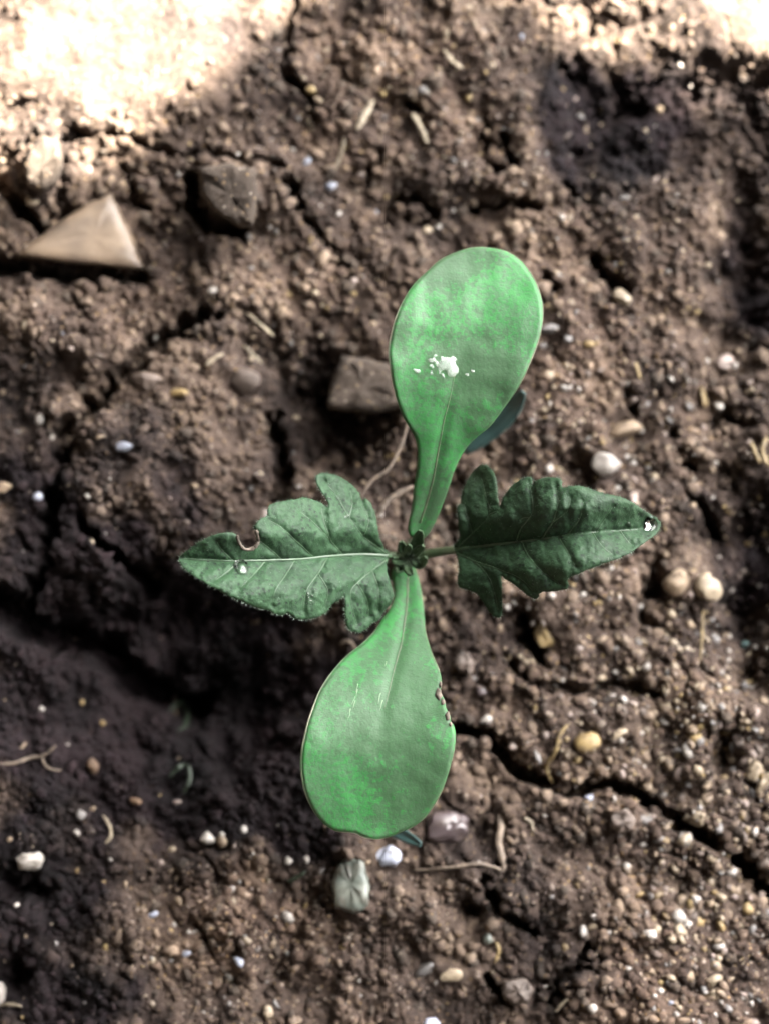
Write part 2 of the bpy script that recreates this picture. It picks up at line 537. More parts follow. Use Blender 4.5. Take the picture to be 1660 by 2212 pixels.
def ground_height(x, y):
    x, y = np.asarray(x, float), np.asarray(y, float)
    mm = 1000.0
    flat = 1 - 0.75 * crusted(*project(x, y, 0.0))
    h = 0.0030 * fbm(x * mm / 38, y * mm / 38, 3, 1) * flat + 0.0017 * fbm(x * mm / 10, y * mm / 10, 3, 5) * flat
    wx, wy = x + 0.002 * perlin(x * mm / 6, y * mm / 6, 21), y + 0.002 * perlin(x * mm / 6, y * mm / 6, 22)
    f1, f2 = worley(wx * mm / 9.0, wy * mm / 9.0, 3)
    h += 0.0026 * (0.55 - np.minimum(f1, 1.0)) * flat - flat * 0.0012 * (1 - sstep(0.0, 0.13, f2 - f1)) * sstep(0.15, 0.6, perlin(x * mm / 20, y * mm / 20, 31))
    f1, f2 = worley(wx * mm / 2.6, wy * mm / 2.6, 7)
    amp = 0.35 + 0.65 * sstep(-0.3, 0.4, perlin(x * mm / 14, y * mm / 14, 41))
    amp = amp * (1 - 0.9 * crusted(*project(x, y, 0.0)))
    h += 0.0013 * amp * (0.6 - f1)
    f1, f2 = worley(x * mm / 1.1, y * mm / 1.1, 9)
    h += 0.0007 * amp * (0.6 - f1)
    h += 0.0003 * amp * fbm(x * mm / 0.9, y * mm / 0.9, 2, 13)
    dx, dy = project(x, y, 0.0)
    near = (dx > -500) & (dx < 2160) & (dy > -500) & (dy < 2700)
    ix = np.nonzero(near)
    if len(ix[0]) == 0:
        return h
    X, Y = dx[ix], dy[ix]
    xx, yy = x[ix], y[ix]
    wob = 15 * fbm(xx * mm / 2.6, yy * mm / 2.6, 3, 51)
    wid = 1 + 0.55 * fbm(xx * mm / 5, yy * mm / 5, 2, 55)
    wobx, woby = 28 * fbm(xx * mm / 6, yy * mm / 6, 3, 61), 28 * fbm(xx * mm / 6, yy * mm / 6, 3, 71)
    hh = h[ix]
    for cx, cy, rx, ry, a in MOUNDS:
        q = ((X - cx + wobx) / rx) ** 2 + ((Y - cy + woby) / ry) ** 2
        hh = hh + a * np.exp(-q * q * 0.7)
    for cx, cy, rx, ry, a in HOLES:
        q = ((X - cx + wobx) / rx) ** 2 + ((Y - cy + woby) / ry) ** 2
        hh = hh - a * np.exp(-q * 0.9)
    for pts, w, dep in CRACKS:
        d = polydist(X + wob, Y + wob * 0.7, pts) 
        hh = hh - dep * (1 - sstep(w * 0.45 * wid, w * 1.5 * wid, d))
    h = h.copy()
    h[ix] = hh
    return h


SHADE_DAMP = [  # painted plant shade and dark moist earth (+), dry pale sand (-): cx, cy, rx, ry, amount
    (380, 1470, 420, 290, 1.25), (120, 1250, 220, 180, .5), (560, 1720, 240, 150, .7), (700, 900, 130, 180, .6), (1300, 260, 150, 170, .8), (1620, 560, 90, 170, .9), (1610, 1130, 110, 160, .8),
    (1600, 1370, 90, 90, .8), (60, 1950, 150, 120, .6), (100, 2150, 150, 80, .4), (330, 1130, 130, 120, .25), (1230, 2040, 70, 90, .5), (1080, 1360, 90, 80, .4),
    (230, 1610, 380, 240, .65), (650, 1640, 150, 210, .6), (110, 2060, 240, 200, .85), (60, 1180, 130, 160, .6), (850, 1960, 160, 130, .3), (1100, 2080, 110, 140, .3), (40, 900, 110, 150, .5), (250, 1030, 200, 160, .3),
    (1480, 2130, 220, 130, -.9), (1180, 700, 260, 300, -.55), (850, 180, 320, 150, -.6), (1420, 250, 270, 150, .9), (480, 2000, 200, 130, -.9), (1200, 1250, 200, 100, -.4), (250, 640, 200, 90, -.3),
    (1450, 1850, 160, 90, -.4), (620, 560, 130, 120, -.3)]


def shade_dampness(x, y):
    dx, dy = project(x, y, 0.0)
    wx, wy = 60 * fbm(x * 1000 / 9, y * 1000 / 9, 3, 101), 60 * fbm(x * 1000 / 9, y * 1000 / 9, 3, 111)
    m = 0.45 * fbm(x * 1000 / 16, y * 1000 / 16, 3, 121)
    for cx, cy, rx, ry, a in SHADE_DAMP:
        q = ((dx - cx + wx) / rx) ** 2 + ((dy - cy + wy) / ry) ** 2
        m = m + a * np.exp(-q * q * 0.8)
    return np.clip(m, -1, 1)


def shade_damp_attr(me, x, y):
    a = me.attributes.new('shade_damp', 'FLOAT', 'POINT')
    a.data.foreach_set('value', shade_dampness(np.asarray(x).ravel(), np.asarray(y).ravel()).astype(np.float32))


def axis(lo, hi, step, far):
    a = np.arange(lo, hi + step / 2, step)
    g, s, v = [], step, 0.0
    while v < far:
        s *= 1.16
        v += s
        g.append(v)
    g = np.array(g)
    return np.concatenate([lo - g[::-1], a, hi + g])


gx, gy = axis(-0.088, 0.088, 0.00030, 12.0), axis(-0.108, 0.122, 0.00030, 12.0)
GX, GY = np.meshgrid(gx, gy)
GZ = ground_height(GX, GY)
nx, ny = len(gx), len(gy)
idx = np.arange(nx * ny).reshape(ny, nx)
quads = np.stack([idx[:-1, :-1], idx[:-1, 1:], idx[1:, 1:], idx[1:, :-1]], axis=-1).reshape(-1, 4)
me = bpy.data.meshes.new('ground')
me.vertices.add(nx * ny)
me.vertices.foreach_set('co', np.stack([GX, GY, GZ], -1).astype(np.float32).ravel())
me.loops.add(quads.size)
me.loops.foreach_set('vertex_index', quads.astype(np.int32).ravel())
me.polygons.add(len(quads))
me.polygons.foreach_set('loop_start', np.arange(0, quads.size, 4, dtype=np.int32))
me.polygons.foreach_set('loop_total', np.full(len(quads), 4, dtype=np.int32))
me.update()
me.shade_smooth()
shade_damp_attr(me, GX, GY)
me.materials.append(M['soil'])
ground = bpy.data.objects.new('ground', me)
C.objects.link(ground)
tag(ground, 'cracked brown garden soil with crumbs and dark crevices', 'ground', kind='structure')


def hgt(x, y):
    i = int(np.clip(np.searchsorted(gx, x), 1, nx - 1))
    j = int(np.clip(np.searchsorted(gy, y), 1, ny - 1))
    return float(max(GZ[j, i], GZ[j - 1, i - 1]))


def G(dx, dy):
    """Ground point seen through a reference pixel."""
    z = 0.0
    for _ in range(4):
        p = P(dx, dy, z)
        z = 0.5 * z + 0.5 * hgt(p.x, p.y)
    p = P(dx, dy, z)
    p.z = hgt(p.x, p.y)
    return p


# ------------------------------------------------------------------ added unseen wooden panel, shaped to cast the shade on the bed
QC = Vector((0, 0, 0)) + SUN * 1.0
U = Vector((AZ.y, -AZ.x, 0))


def board_uv(g):
    t = (QC - g).dot(AZ) / SUN.dot(AZ)
    p = g + SUN * t
    return (p - QC).dot(U), p.z


EDGE = [(-60, 420), (0, 372), (60, 335), (130, 292), (190, 300), (250, 292), (330, 228), (400, 190), (470, 128), (560, 78), (640, 22), (690, -60), (900, -150), (1120, -110), (1250, -5), (1300, 25),
        (1370, 35), (1430, 55), (1470, 90), (1530, 115), (1580, 130), (1660, 165), (1800, 230)]
bp = [board_uv(P(x, y + (80 if x < 200 else 45 if x < 420 else 28 if x < 700 else 14), 0.004)) for x, y in EDGE]
u0, z0 = bp[0]
u1, z1 = bp[-1]
poly = [(u0 - 0.004, z0 + 0.20)] + [(u0 - 0.004, z0 + 0.05)] + bp + [(0.10, z1 - 0.01), (0.17, z1 - 0.015), (0.172, z0 + 0.20)]
root = empty('added_shade_board', QC + U * 0.165 - Vector((0, 0, QC.z)))
V, F = [], []
N = len(poly)
for s in (-0.012, 0.0):
    for (u, z) in poly:
        V.append(Vector((QC.x, QC.y, 0)) + U * u + AZ * s + Vector((0, 0, z)))
F = [tuple(range(N))[::-1], tuple(range(N, 2 * N))] + [(i, (i + 1) % N, (i + 1) % N + N, i + N) for i in range(N)]
obj('shade_board', V, F, M['wood'], root, smooth=False)
V, F = [], []
for z in (-0.10, z0 + 0.21):
    for du, da in ((-.02, .0105), (.02, .0105), (.02, .045), (-.02, .045)):
        V.append(Vector((QC.x, QC.y, 0)) + U * (0.165 + du) + AZ * da + Vector((0, 0, z)))
F = [(3, 2, 1, 0), (4, 5, 6, 7)] + [(i, (i + 1) % 4, (i + 1) % 4 + 4, i + 4) for i in range(4)]
obj('stake', V, F, M['wood'], root, smooth=False)
tag(root, 'added unseen wooden panel on a stake, shaped to shade the seedling', 'shade_board')

# ------------------------------------------------------------------ added unseen dark walls and roof, blocking sky to direct the light
fc = -AZ * 0.46
BLOCKER_REACH = 0.7          # how far the top cover reaches past the seedling to cut sky
blocker = empty('added_sky_blocker', Vector((fc.x, fc.y, 0)))
def box(o, ax, ay, az, lo, hi):
    V = [o + ax * (lo[0] if i & 1 else hi[0]) + ay * (lo[1] if i & 2 else hi[1]) + az * (lo[2] if i & 4 else hi[2]) for i in range(8)]
    return V, [(0, 1, 3, 2), (4, 6, 7, 5), (0, 4, 5, 1), (2, 3, 7, 6), (0, 2, 6, 4), (1, 5, 7, 3)]
ZU = Vector((0, 0, 1))
for k in range(-5, 6):
    V, F = box(fc, U, -AZ, ZU, (k * 0.118 - 0.0575, 0, -0.03), (k * 0.118 + 0.0575, 0.02, 1.15 + random.uniform(-.01, .01)))
    obj('blocker_plank', V, F, M['dark_wood'], blocker, smooth=False)
for sd_ in (-1, 1):
    for k in range(9):
        V, F = box(fc + U * (0.62 * sd_), AZ, U * sd_, ZU, (0.002 + k * 0.118, 0, -0.03), (0.117 + k * 0.118, 0.02, 1.15 + random.uniform(-.01, .01)))
        obj('blocker_side_plank', V, F, M['dark_wood'], blocker, smooth=False)
for z in (0.3, 0.9):
    V, F = box(fc, U, -AZ, ZU, (-0.66, 0.021, z), (0.66, 0.05, z + 0.07))
    obj('blocker_rail', V, F, M['dark_wood'], blocker, smooth=False)
for k in range(-4, 5):
    V, F = box(Vector((fc.x, fc.y, 1.165)), U, AZ, ZU, (k * 0.182 - 0.09, -0.10, 0.0), (k * 0.182 + 0.09, 0.46 + BLOCKER_REACH, 0.018))
    obj('blocker_roof_board', V, F, M['dark_wood'], blocker, smooth=False)
tag(blocker, 'added unseen dark walls and roof that block sky over the seedling', 'light_blocker')

# ------------------------------------------------------------------ leaves
def inside(px, py, poly):
    c = np.zeros(np.shape(px), bool)
    n = len(poly)
    for i in range(n):
        x1, y1 = poly[i]
        x2, y2 = poly[(i + 1) % n]
        if y1 == y2:
            continue
        m = ((y1 > py) != (y2 > py)) & (px < (x2 - x1) * (py - y1) / (y2 - y1) + x1)
        c ^= m
    return c


def blade(name, outline, zfun, mat, parent, step, thick):
    """A leaf blade with a top, an underside and an edge between them."""
    o = np.array(outline)
    x0, y0 = o.min(0)
    x1, y1 = o.max(0)
    xs, ys = np.meshgrid(np.arange(x0, x1, step), np.arange(y0, y1, step * 0.866))
    xs = xs + (np.arange(xs.shape[0]) % 2)[:, None] * step * 0.5
    xs, ys = xs.ravel(), ys.ravel()
    m = inside(xs, ys, outline)
    closed = list(outline) + [outline[0]]
    m &= polydist(xs, ys, closed) > step * 0.5
    pts = [Vector(p) for p in outline] + [Vector((a, b)) for a, b in zip(xs[m], ys[m])]
    n = len(outline)
    vc, _e, fc, *_ = geometry.delaunay_2d_cdt(pts, [(i, (i + 1) % n) for i in range(n)], [], 1, 1e-4)
    vc = np.array([(v.x, v.y) for v in vc])
    tri = [f for f in fc]
    cen = np.array([vc[list(f)].mean(0) for f in tri])
    keep = inside(cen[:, 0], cen[:, 1], outline)
    tri = [f for f, k in zip(tri, keep) if k]
    z = zfun(vc[:, 0], vc[:, 1])
    edge_d = polydist(vc[:, 0], vc[:, 1], closed)
    rnd = thick * 0.5 * (1 - sstep(0, 5.0, edge_d))
    top = Pn(vc[:, 0], vc[:, 1], z - rnd)
    bot = Pn(vc[:, 0], vc[:, 1], z - thick + rnd * 0.8)
    k = len(vc)
    count = {}
    for f in tri:
        for a, b in zip(f, (*f[1:], f[0])):
            count[(a, b)] = 1
    side = [(b, a, a + k, b + k) for (a, b) in count if (b, a) not in count]
    # orientation: make the top face up
    f0 = tri[0]
    nrm = np.cross(top[f0[1]] - top[f0[0]], top[f0[2]] - top[f0[0]])
    flip = nrm[2] < 0
    faces = []
    for f in tri:
        g = tuple(f) if not flip else tuple(f)[::-1]
        faces.append(g)
        faces.append(tuple(i + k for i in g[::-1]))
    faces += [s if not flip else s[::-1] for s in side]
    return obj(name, np.concatenate([top, bot]), faces, mat, parent)


def mp(pts, ox, oy, s):
    return [(ox + x * s, oy + y * s) for x, y in pts]


def axis_param(mid):
    """Arc-length parameter along a midrib polyline and signed side distance."""
    mid = [np.array(p, float) for p in mid]
    seg = [np.linalg.norm(b - a) for a, b in zip(mid[:-1], mid[1:])]
    tot = sum(seg)

    def f(x, y):
        best = np.full(np.shape(x), 1e9)
        s_out, w_out = np.zeros(np.shape(x)), np.zeros(np.shape(x))
        acc = 0
        for i, (a, b) in enumerate(zip(mid[:-1], mid[1:])):
            v = (b - a) / seg[i]
            t = (x - a[0]) * v[0] + (y - a[1]) * v[1]
            lo = -1e9 if i == 0 else 0
            hi = 1e9 if i == len(seg) - 1 else seg[i]
            t = np.clip(t, lo, hi)
            qx, qy = a[0] + v[0] * t, a[1] + v[1] * t
            d = np.hypot(x - qx, y - qy)
            sg = np.sign(v[0] * (y - a[1]) - v[1] * (x - a[0]))
            m = d < best
            best = np.where(m, d, best)
            s_out = np.where(m, (acc + t) / tot, s_out)
            w_out = np.where(m, d * sg, w_out)
            acc += seg[i]
        return s_out, w_out
    return f


def smooth_axis(mid):
    c = np.array(catmull(mid, 8))
    if c[0, 1] > c[-1, 1]:
        order = c[::-1]
    else:
        order = c
    order = order[np.argsort(order[:, 1])]
    y0, y1 = c[0, 1], c[-1, 1]
    sl = np.polyfit(order[:, 1], order[:, 0], 4)
    k = np.cos(np.arctan(np.polyval(np.polyder(sl), (y0 + y1) / 2)))

    def f(x, y):
        yy = np.clip(y, min(y0, y1), max(y0, y1))
        return (y - y0) / (y1 - y0), (x - np.polyval(sl, yy)) * k
    return f


seedling = empty('seedling', P(880, 1190, 0.0))
seedling.location.z = hgt(seedling.location.x, seedling.location.y) - 0.001
seedling.matrix_world = Matrix.Translation(seedling.location)
tag(seedling, 'green seedling with two smooth oval seed leaves and two lobed true leaves', 'seedling')

# upper seed leaf
A = (778.1, 505.8, .3283)
cot1_l = [(330, 1990), (310, 1930), (335, 1800), (352, 1650), (370, 1530), (375, 1420), (355, 1330), (320, 1270), (280, 1200), (245, 1110), (215, 1000), (197, 880), (188, 760), (205, 650), (240, 530), (290, 420),
          (350, 330), (430, 250), (520, 170), (610, 125), (700, 95), (770, 85), (870, 92), (960, 115), (1040, 165), (1100, 235), (1150, 320), (1185, 420), (1197, 520), (1185, 630), (1150, 750), (1105, 860),
          (1060, 960), (1000, 1060), (930, 1160), (850, 1265), (770, 1330), (700, 1400), (650, 1480), (615, 1560), (580, 1670), (540, 1780), (500, 1880), (450, 1970), (400, 2010)]
cot1 = catmull(mp(cot1_l, *A), 4, True)
mid1 = mp([(365, 2010), (390, 1900), (440, 1750), (480, 1600), (510, 1430), (530, 1330), (550, 1220), (580, 1110), (605, 1000), (625, 900), (660, 750), (710, 600), (750, 400), (780, 100)], *A)
ax1 = smooth_axis(mid1)
B = (609.5, 1199.5, .3077)
cot2_l = [(800, 60), (765, 130), (775, 200), (785, 300), (745, 390), (700, 450), (640, 540), (560, 620), (470, 690), (390, 770), (320, 860), (260, 960), (220, 1060), (185, 1160), (160, 1260), (140, 1360), (133, 1470),
          (140, 1560), (160, 1660), (200, 1760), (250, 1840), (310, 1900), (380, 1938), (470, 1946), (520, 1954), (560, 1975), (620, 1990), (680, 1992), (760, 1975), (840, 1940), (920, 1905), (1000, 1840),
          (1060, 1760), (1110, 1670), (1150, 1570), (1180, 1470), (1205, 1370), (1215, 1270), (1205, 1200), (1183, 1165), (1176, 1120), (1150, 1075), (1136, 1010), (1110, 960), (1118, 890), (1105, 820), (1060, 720), (1030, 630),
          (1005, 540), (995, 440), (985, 330), (970, 230), (945, 130), (900, 50)]
cot2 = catmull(mp(cot2_l, *B), 4, True)
mid2 = mp([(850, 50), (880, 150), (872, 350), (855, 480), (835, 620), (810, 710), (780, 820), (750, 950), (715, 1080), (690, 1200), (660, 1500), (640, 1990)], *B)
ax2 = smooth_axis(mid2)


def zc1(x, y):
    s, w = ax1(x, y)
    z = 0.0165 + 0.0155 * sstep(-0.30, 0.62, s) - 0.0035 * sstep(0.72, 1.08, s)
    cup = np.clip(np.abs(w) / 150, 0, 1.2)
    z = z + 0.0012 * cup ** 2 * sstep(0.3, 0.6, s) * (1 - 0.9 * sstep(0.75, 1.0, s)) - 0.0004 * sstep(0.75, 1.1, cup) * sstep(0.3, 0.6, s)
    z = z - 0.0003 * np.exp(-(w / 12) ** 2) * (1 - sstep(0.3, 0.7, s)) + 0.00004 * np.exp(-((np.abs(w) - 22) / 14) ** 2) * (1 - sstep(0.5, 0.8, s))
    z = z - 0.0003 * sstep(10, 60, np.abs(w)) * (1 - sstep(0.25, 0.45, s))
    z = z + 0.00022 * fbm(x / 80, y / 80, 2, 3) + 0.00002 * fbm(x / 7, y / 11, 2, 8)
    return z


def zc2(x, y):
    s, w = ax2(x, y)
    z = 0.0100 + 0.0215 * sstep(-0.22, 0.65, s) - 0.0030 * sstep(0.66, 1.05, s)
    cup = np.clip(np.abs(w) / 150, 0, 1.3)
    z = z + 0.0010 * cup ** 2 * sstep(0.3, 0.6, s) * (1 - 0.8 * sstep(0.75, 1.0, s)) - 0.0004 * sstep(0.8, 1.2, cup)
    z = z - 0.0003 * np.exp(-(w / 12) ** 2) * (1 - sstep(0.3, 0.7, s)) + 0.00004 * np.exp(-((np.abs(w) - 24) / 14) ** 2) * (1 - sstep(0.5, 0.8, s))
    z = z - 0.0003 * sstep(10, 60, np.abs(w)) * (1 - sstep(0.25, 0.45, s))
    z = z + 0.00022 * fbm(x / 80, y / 80, 2, 23) + 0.00002 * fbm(x / 9, y / 9, 2, 28)
    return z


def on(zf, pts, lift=0.0):
    a = np.array(pts)
    return [Vector(p) for p in Pn(a[:, 0], a[:, 1], zf(a[:, 0], a[:, 1]) + lift)]


def vein(name, zf, pts, r0, r1, mat, parent, lift=0.0, n=5, flat=0.6):
    c = catmull(pts, n)
    w = on(zf, c, lift)
    rr = [r0 + (r1 - r0) * i / (len(w) - 1) for i in range(len(w))]
    V, F = tube(w, rr, 6, flat)
    return obj(name, V, F, mat, parent)


def rim(outline, zf, parent, i0, i1, thick):
    pts = [outline[i % len(outline)] for i in range(i0, i1)]
    w = on(zf, pts, -thick * 0.55)
    n = len(w)
    rr = [0.00017 * min(1, 0.3 + 6 * i / n, 0.3 + 6 * (n - 1 - i) / n) * float(np.clip(0.62 + 0.75 * perlin(np.array(i * 0.045 + len(outline)), np.array(0.37), 5), 0.15, 1.1)) for i in range(n)]
    V, F = tube(w, rr, 6)
    return obj('rim', V, F, M['rim'], parent)


c1 = blade('seed_leaf', cot1, zc1, M['cotyledon'], seedling, 4.2, 0.0008)
c1['label'] = 'upper smooth oval seed leaf with wet spots, glints painted white'
rim(cot1, zc1, c1, 20, len(cot1) - 20, 0.0008)
vein('midrib', zc1, mid1[1:10], 0.00018, 0.00004, M['cotyledon_midrib'], c1, 0.0)
c2 = blade('seed_leaf', cot2, zc2, M['cotyledon'], seedling, 4.2, 0.0008)
c2['label'] = 'lower smooth oval seed leaf with nibbled brown edge'
rim(cot2, zc2, c2, 22, 41 * 4 - 16, 0.0008)
rim(cot2, zc2, c2, 45 * 4, len(cot2) - 12, 0.0008)
vein('midrib', zc2, mid2[1:9], 0.00016, 0.00003, M['cotyledon_midrib'], c2, 0.0)
# fine pale streaks on the skin of the lower seed leaf
for k in range(9):
    if k < 5:
        t = k / 6 + random.uniform(-.05, .05)
        x0, y0 = 535 - 80 * t + random.gauss(0, 5), 900 + 260 * t
        L, dxy = random.uniform(40, 80), (-0.26, 0.96)
    else:
        x0, y0 = random.uniform(690, 790), random.uniform(690, 1020)
        x0 -= (y0 - 690) * 0.16
        L, dxy = random.uniform(30, 90), (-0.27, 0.95)
    pts = [(B[0] + (x0 + dxy[0] * L * q + random.gauss(0, 2.5)) * B[2], B[1] + (y0 + dxy[1] * L * q) * B[2]) for q in (0, .33, .66, 1)]
    vein('pale_streak', zc2, pts, 0.00009, 0.00003, M['pale_streak'], c2, 0.00002, 3, 0.5)
# nibbled, dried bits along the edge of the lower seed leaf
for (x, y, a, b, rr) in [(1095, 975, 26, 40, 0.3), (1125, 1030, 16, 24, -0.3), (1160, 1130, 18, 34, 0.2), (1108, 905, 9, 22, 0.1), (1180, 1185, 10, 16, 0.3)]:
    cx, cy = B[0] + x * B[2], B[1] + y * B[2]
    ring = [(cx + (math.cos(t + rr) * a) * B[2] * random.uniform(.75, 1.2), cy + math.sin(t + rr) * b * B[2] * random.uniform(.75, 1.2)) for t in np.linspace(0, 2 * math.pi, 12, endpoint=False)]
    w = on(zc2, ring, 0.00012)
    w2 = on(zc2, ring, -0.0009)
    cw = on(zc2, [(cx, cy)], 0.0003)
    n = len(ring)
    F = [(n * 2, (i + 1) % n, i) for i in range(n)] + [(i, (i + 1) % n, (i + 1) % n + n, i + n) for i in range(n)]
    obj('dry_scar', w + w2 + cw, F, M['scar'], c2)

# true leaves
D_ = (363.1, 972.6, .3516)
tl_raw = [(1360, 640), (1330, 600), (1300, 540), (1290, 500), (1280, 430), (1265, 370), (1235, 315), (1205, 295), (1190, 312), (1175, 265), (1140, 225), (1100, 190), (1050, 160), (1000, 145), (950, 140), (915, 150), (905, 175),
          (915, 215), (940, 255), (965, 290), (982, 330), (980, 352), (955, 335), (920, 315), (880, 300), (830, 288), (785, 302), (740, 305), (700, 315), (650, 325), (615, 345), (610, 380), (605, 405), (570, 420), (545, 445), (530, 470),
          (545, 500), (552, 530), (555, 560), (535, 595), (500, 610), (465, 605), (440, 575), (430, 545), (420, 520), (390, 505), (330, 508), (260, 530), (190, 565), (130, 605), (85, 640), (65, 670), (80, 700), (110, 735), (160, 775),
          (220, 810), (290, 850), (360, 890), (430, 920), (500, 950), (560, 970), (620, 985), (660, 1005), (700, 1012), (740, 1000), (760, 1025), (800, 1040), (850, 1040), (910, 1028), (950, 1010), (980, 985), (1000, 955), (1030, 930),
          (1060, 910), (1078, 895), (1087, 920), (1085, 960), (1085, 1010), (1090, 1060), (1105, 1095), (1140, 1115), (1180, 1115), (1220, 1095), (1255, 1065), (1290, 1045), (1310, 1015), (1330, 985), (1355, 960), (1375, 930), (1385, 890),
          (1375, 850), (1360, 800), (1345, 740), (1345, 690)]
E_ = (817.0, 959.6, .3906)
tr_raw = [(420, 580), (415, 560), (445, 520), (440, 450), (437, 400), (435, 345), (450, 325), (455, 290), (470, 240), (495, 190), (525, 145), (560, 118), (590, 115), (620, 135), (640, 165), (650, 210), (655, 260), (660, 300), (670, 350),
          (680, 310), (705, 270), (735, 230), (770, 205), (800, 188), (835, 180), (848, 195), (850, 228), (865, 205), (895, 190), (940, 183), (985, 185), (1010, 200), (1018, 238), (1060, 230), (1120, 232), (1180, 250), (1250, 272),
          (1320, 288), (1380, 310), (1430, 340), (1480, 375), (1530, 405), (1558, 435), (1550, 470), (1530, 500), (1490, 530), (1440, 565), (1390, 600), (1330, 630), (1260, 655), (1190, 680), (1120, 710), (1050, 740), (1048, 775),
          (1040, 800), (1000, 808), (950, 815), (895, 820), (885, 840), (870, 855), (830, 840), (790, 810), (740, 770), (700, 745), (678, 732), (680, 800), (683, 870), (680, 930), (665, 960), (630, 945), (595, 905), (560, 850), (530, 820),
          (490, 805), (455, 795), (438, 775), (435, 735), (445, 700), (440, 660), (430, 620)]


def ragged(pts, amp):
    """A fine, irregular tooth along a margin."""
    out = []
    for k, (x, y) in enumerate(catmull(pts, 5, True)):
        out.append((x + random.gauss(0, amp), y + random.gauss(0, amp)))
    return out


tl = ragged(mp(tl_raw, *D_), 0.55)
tr = ragged(mp(tr_raw, *E_), 0.55)
midl = mp([(1370, 650), (1200, 640), (1000, 650), (830, 668), (640, 675), (500, 678), (370, 680), (200, 672), (85, 665)], *D_)
midr = mp([(420, 580), (600, 560), (760, 540), (900, 525), (1050, 500), (1250, 482), (1430, 470), (1550, 440)], *E_)
veinl = [mp(v, *D_) for v in [
    [(1350, 668), (1250, 740), (1160, 815), (1120, 870), (1130, 960), (1160, 1060)], [(1250, 740), (1290, 850), (1290, 980)], [(1160, 815), (1220, 920), (1230, 1020)],
    [(1350, 640), (1280, 590), (1200, 530), (1110, 410), (1040, 290), (960, 190)], [(1200, 530), (1230, 430), (1200, 340)], [(1110, 410), (1130, 330), (1120, 250)],
    [(1080, 650), (1000, 560), (900, 450), (800, 370)], [(1000, 560), (960, 450), (940, 360)], [(900, 665), (800, 570), (690, 470), (620, 430)], [(700, 675), (620, 600), (540, 540)],
    [(980, 655), (920, 760), (850, 860), (830, 980)], [(920, 760), (980, 860), (960, 960)], [(780, 672), (720, 770), (660, 860), (640, 950)], [(600, 677), (520, 770), (440, 850)], [(440, 680), (360, 750), (290, 800)], [(400, 680), (330, 610), (300, 560)]]]
veinr = [mp(v, *E_) for v in [
    [(440, 565), (520, 490), (612, 390), (590, 280), (570, 190)], [(612, 390), (650, 372), (668, 356)], [(585, 275), (620, 265), (650, 245)], [(520, 490), (490, 400), (470, 330)],
    [(760, 540), (790, 460), (850, 380), (845, 280), (830, 210)], [(780, 425), (800, 408), (835, 405)], [(900, 525), (960, 430), (990, 330), (980, 240)], [(1040, 502), (1110, 410), (1130, 320)], [(1200, 487), (1250, 410), (1290, 350)], [(960, 430), (1040, 370), (1060, 300)],
    [(430, 600), (520, 645), (600, 720), (640, 820), (660, 920)], [(520, 645), (660, 690), (780, 740), (850, 810)], [(790, 537), (830, 620), (900, 700), (1010, 780)], [(990, 508), (1040, 590), (1090, 680)], [(1180, 488), (1230, 560), (1290, 610)], [(1330, 477), (1370, 530), (1400, 560)]]]
axl, axr = axis_param(midl), axis_param(midr)


def true_leaf_z(x, y, ax, mid, veins, base):
    s, w = ax(x, y)
    z = base(s, w)
    dm = polydist(x, y, mid)
    dv = np.full(np.shape(x), 1e9)
    for v in veins:
        dv = np.minimum(dv, polydist(x, y, v))
    z = z + 0.0004 * (1 - np.exp(-(np.minimum(dm, dv * 1.3) / 16) ** 2)) - 0.00018 * np.exp(-(dv / 4.5) ** 2) - 0.0004 * np.exp(-(dm / 6) ** 2)
    z = z + 0.00012 * fbm(x / 13, y / 13, 3, 81) + 0.0004 * fbm(x / 50, y / 50, 2, 91)
    return z


def zl(x, y):
    return true_leaf_z(x, y, axl, midl, veinl, lambda s, w: 0.0200 + 0.0135 * sstep(-0.2, 0.85, s) + 0.0040 * np.clip(s, 0, 1)
                       + 0.0026 * sstep(0, 60, np.abs(w)) - 0.0030 * sstep(70, 190, np.abs(w)))


def zr(x, y):
    return true_leaf_z(x, y, axr, midr, veinr, lambda s, w: 0.0165 + 0.0190 * sstep(-0.25, 0.66, s) - 0.0052 * sstep(0.60, 1.05, s)
                       + 0.0026 * sstep(0, 60, np.abs(w)) - 0.0034 * sstep(60, 180, np.abs(w)))


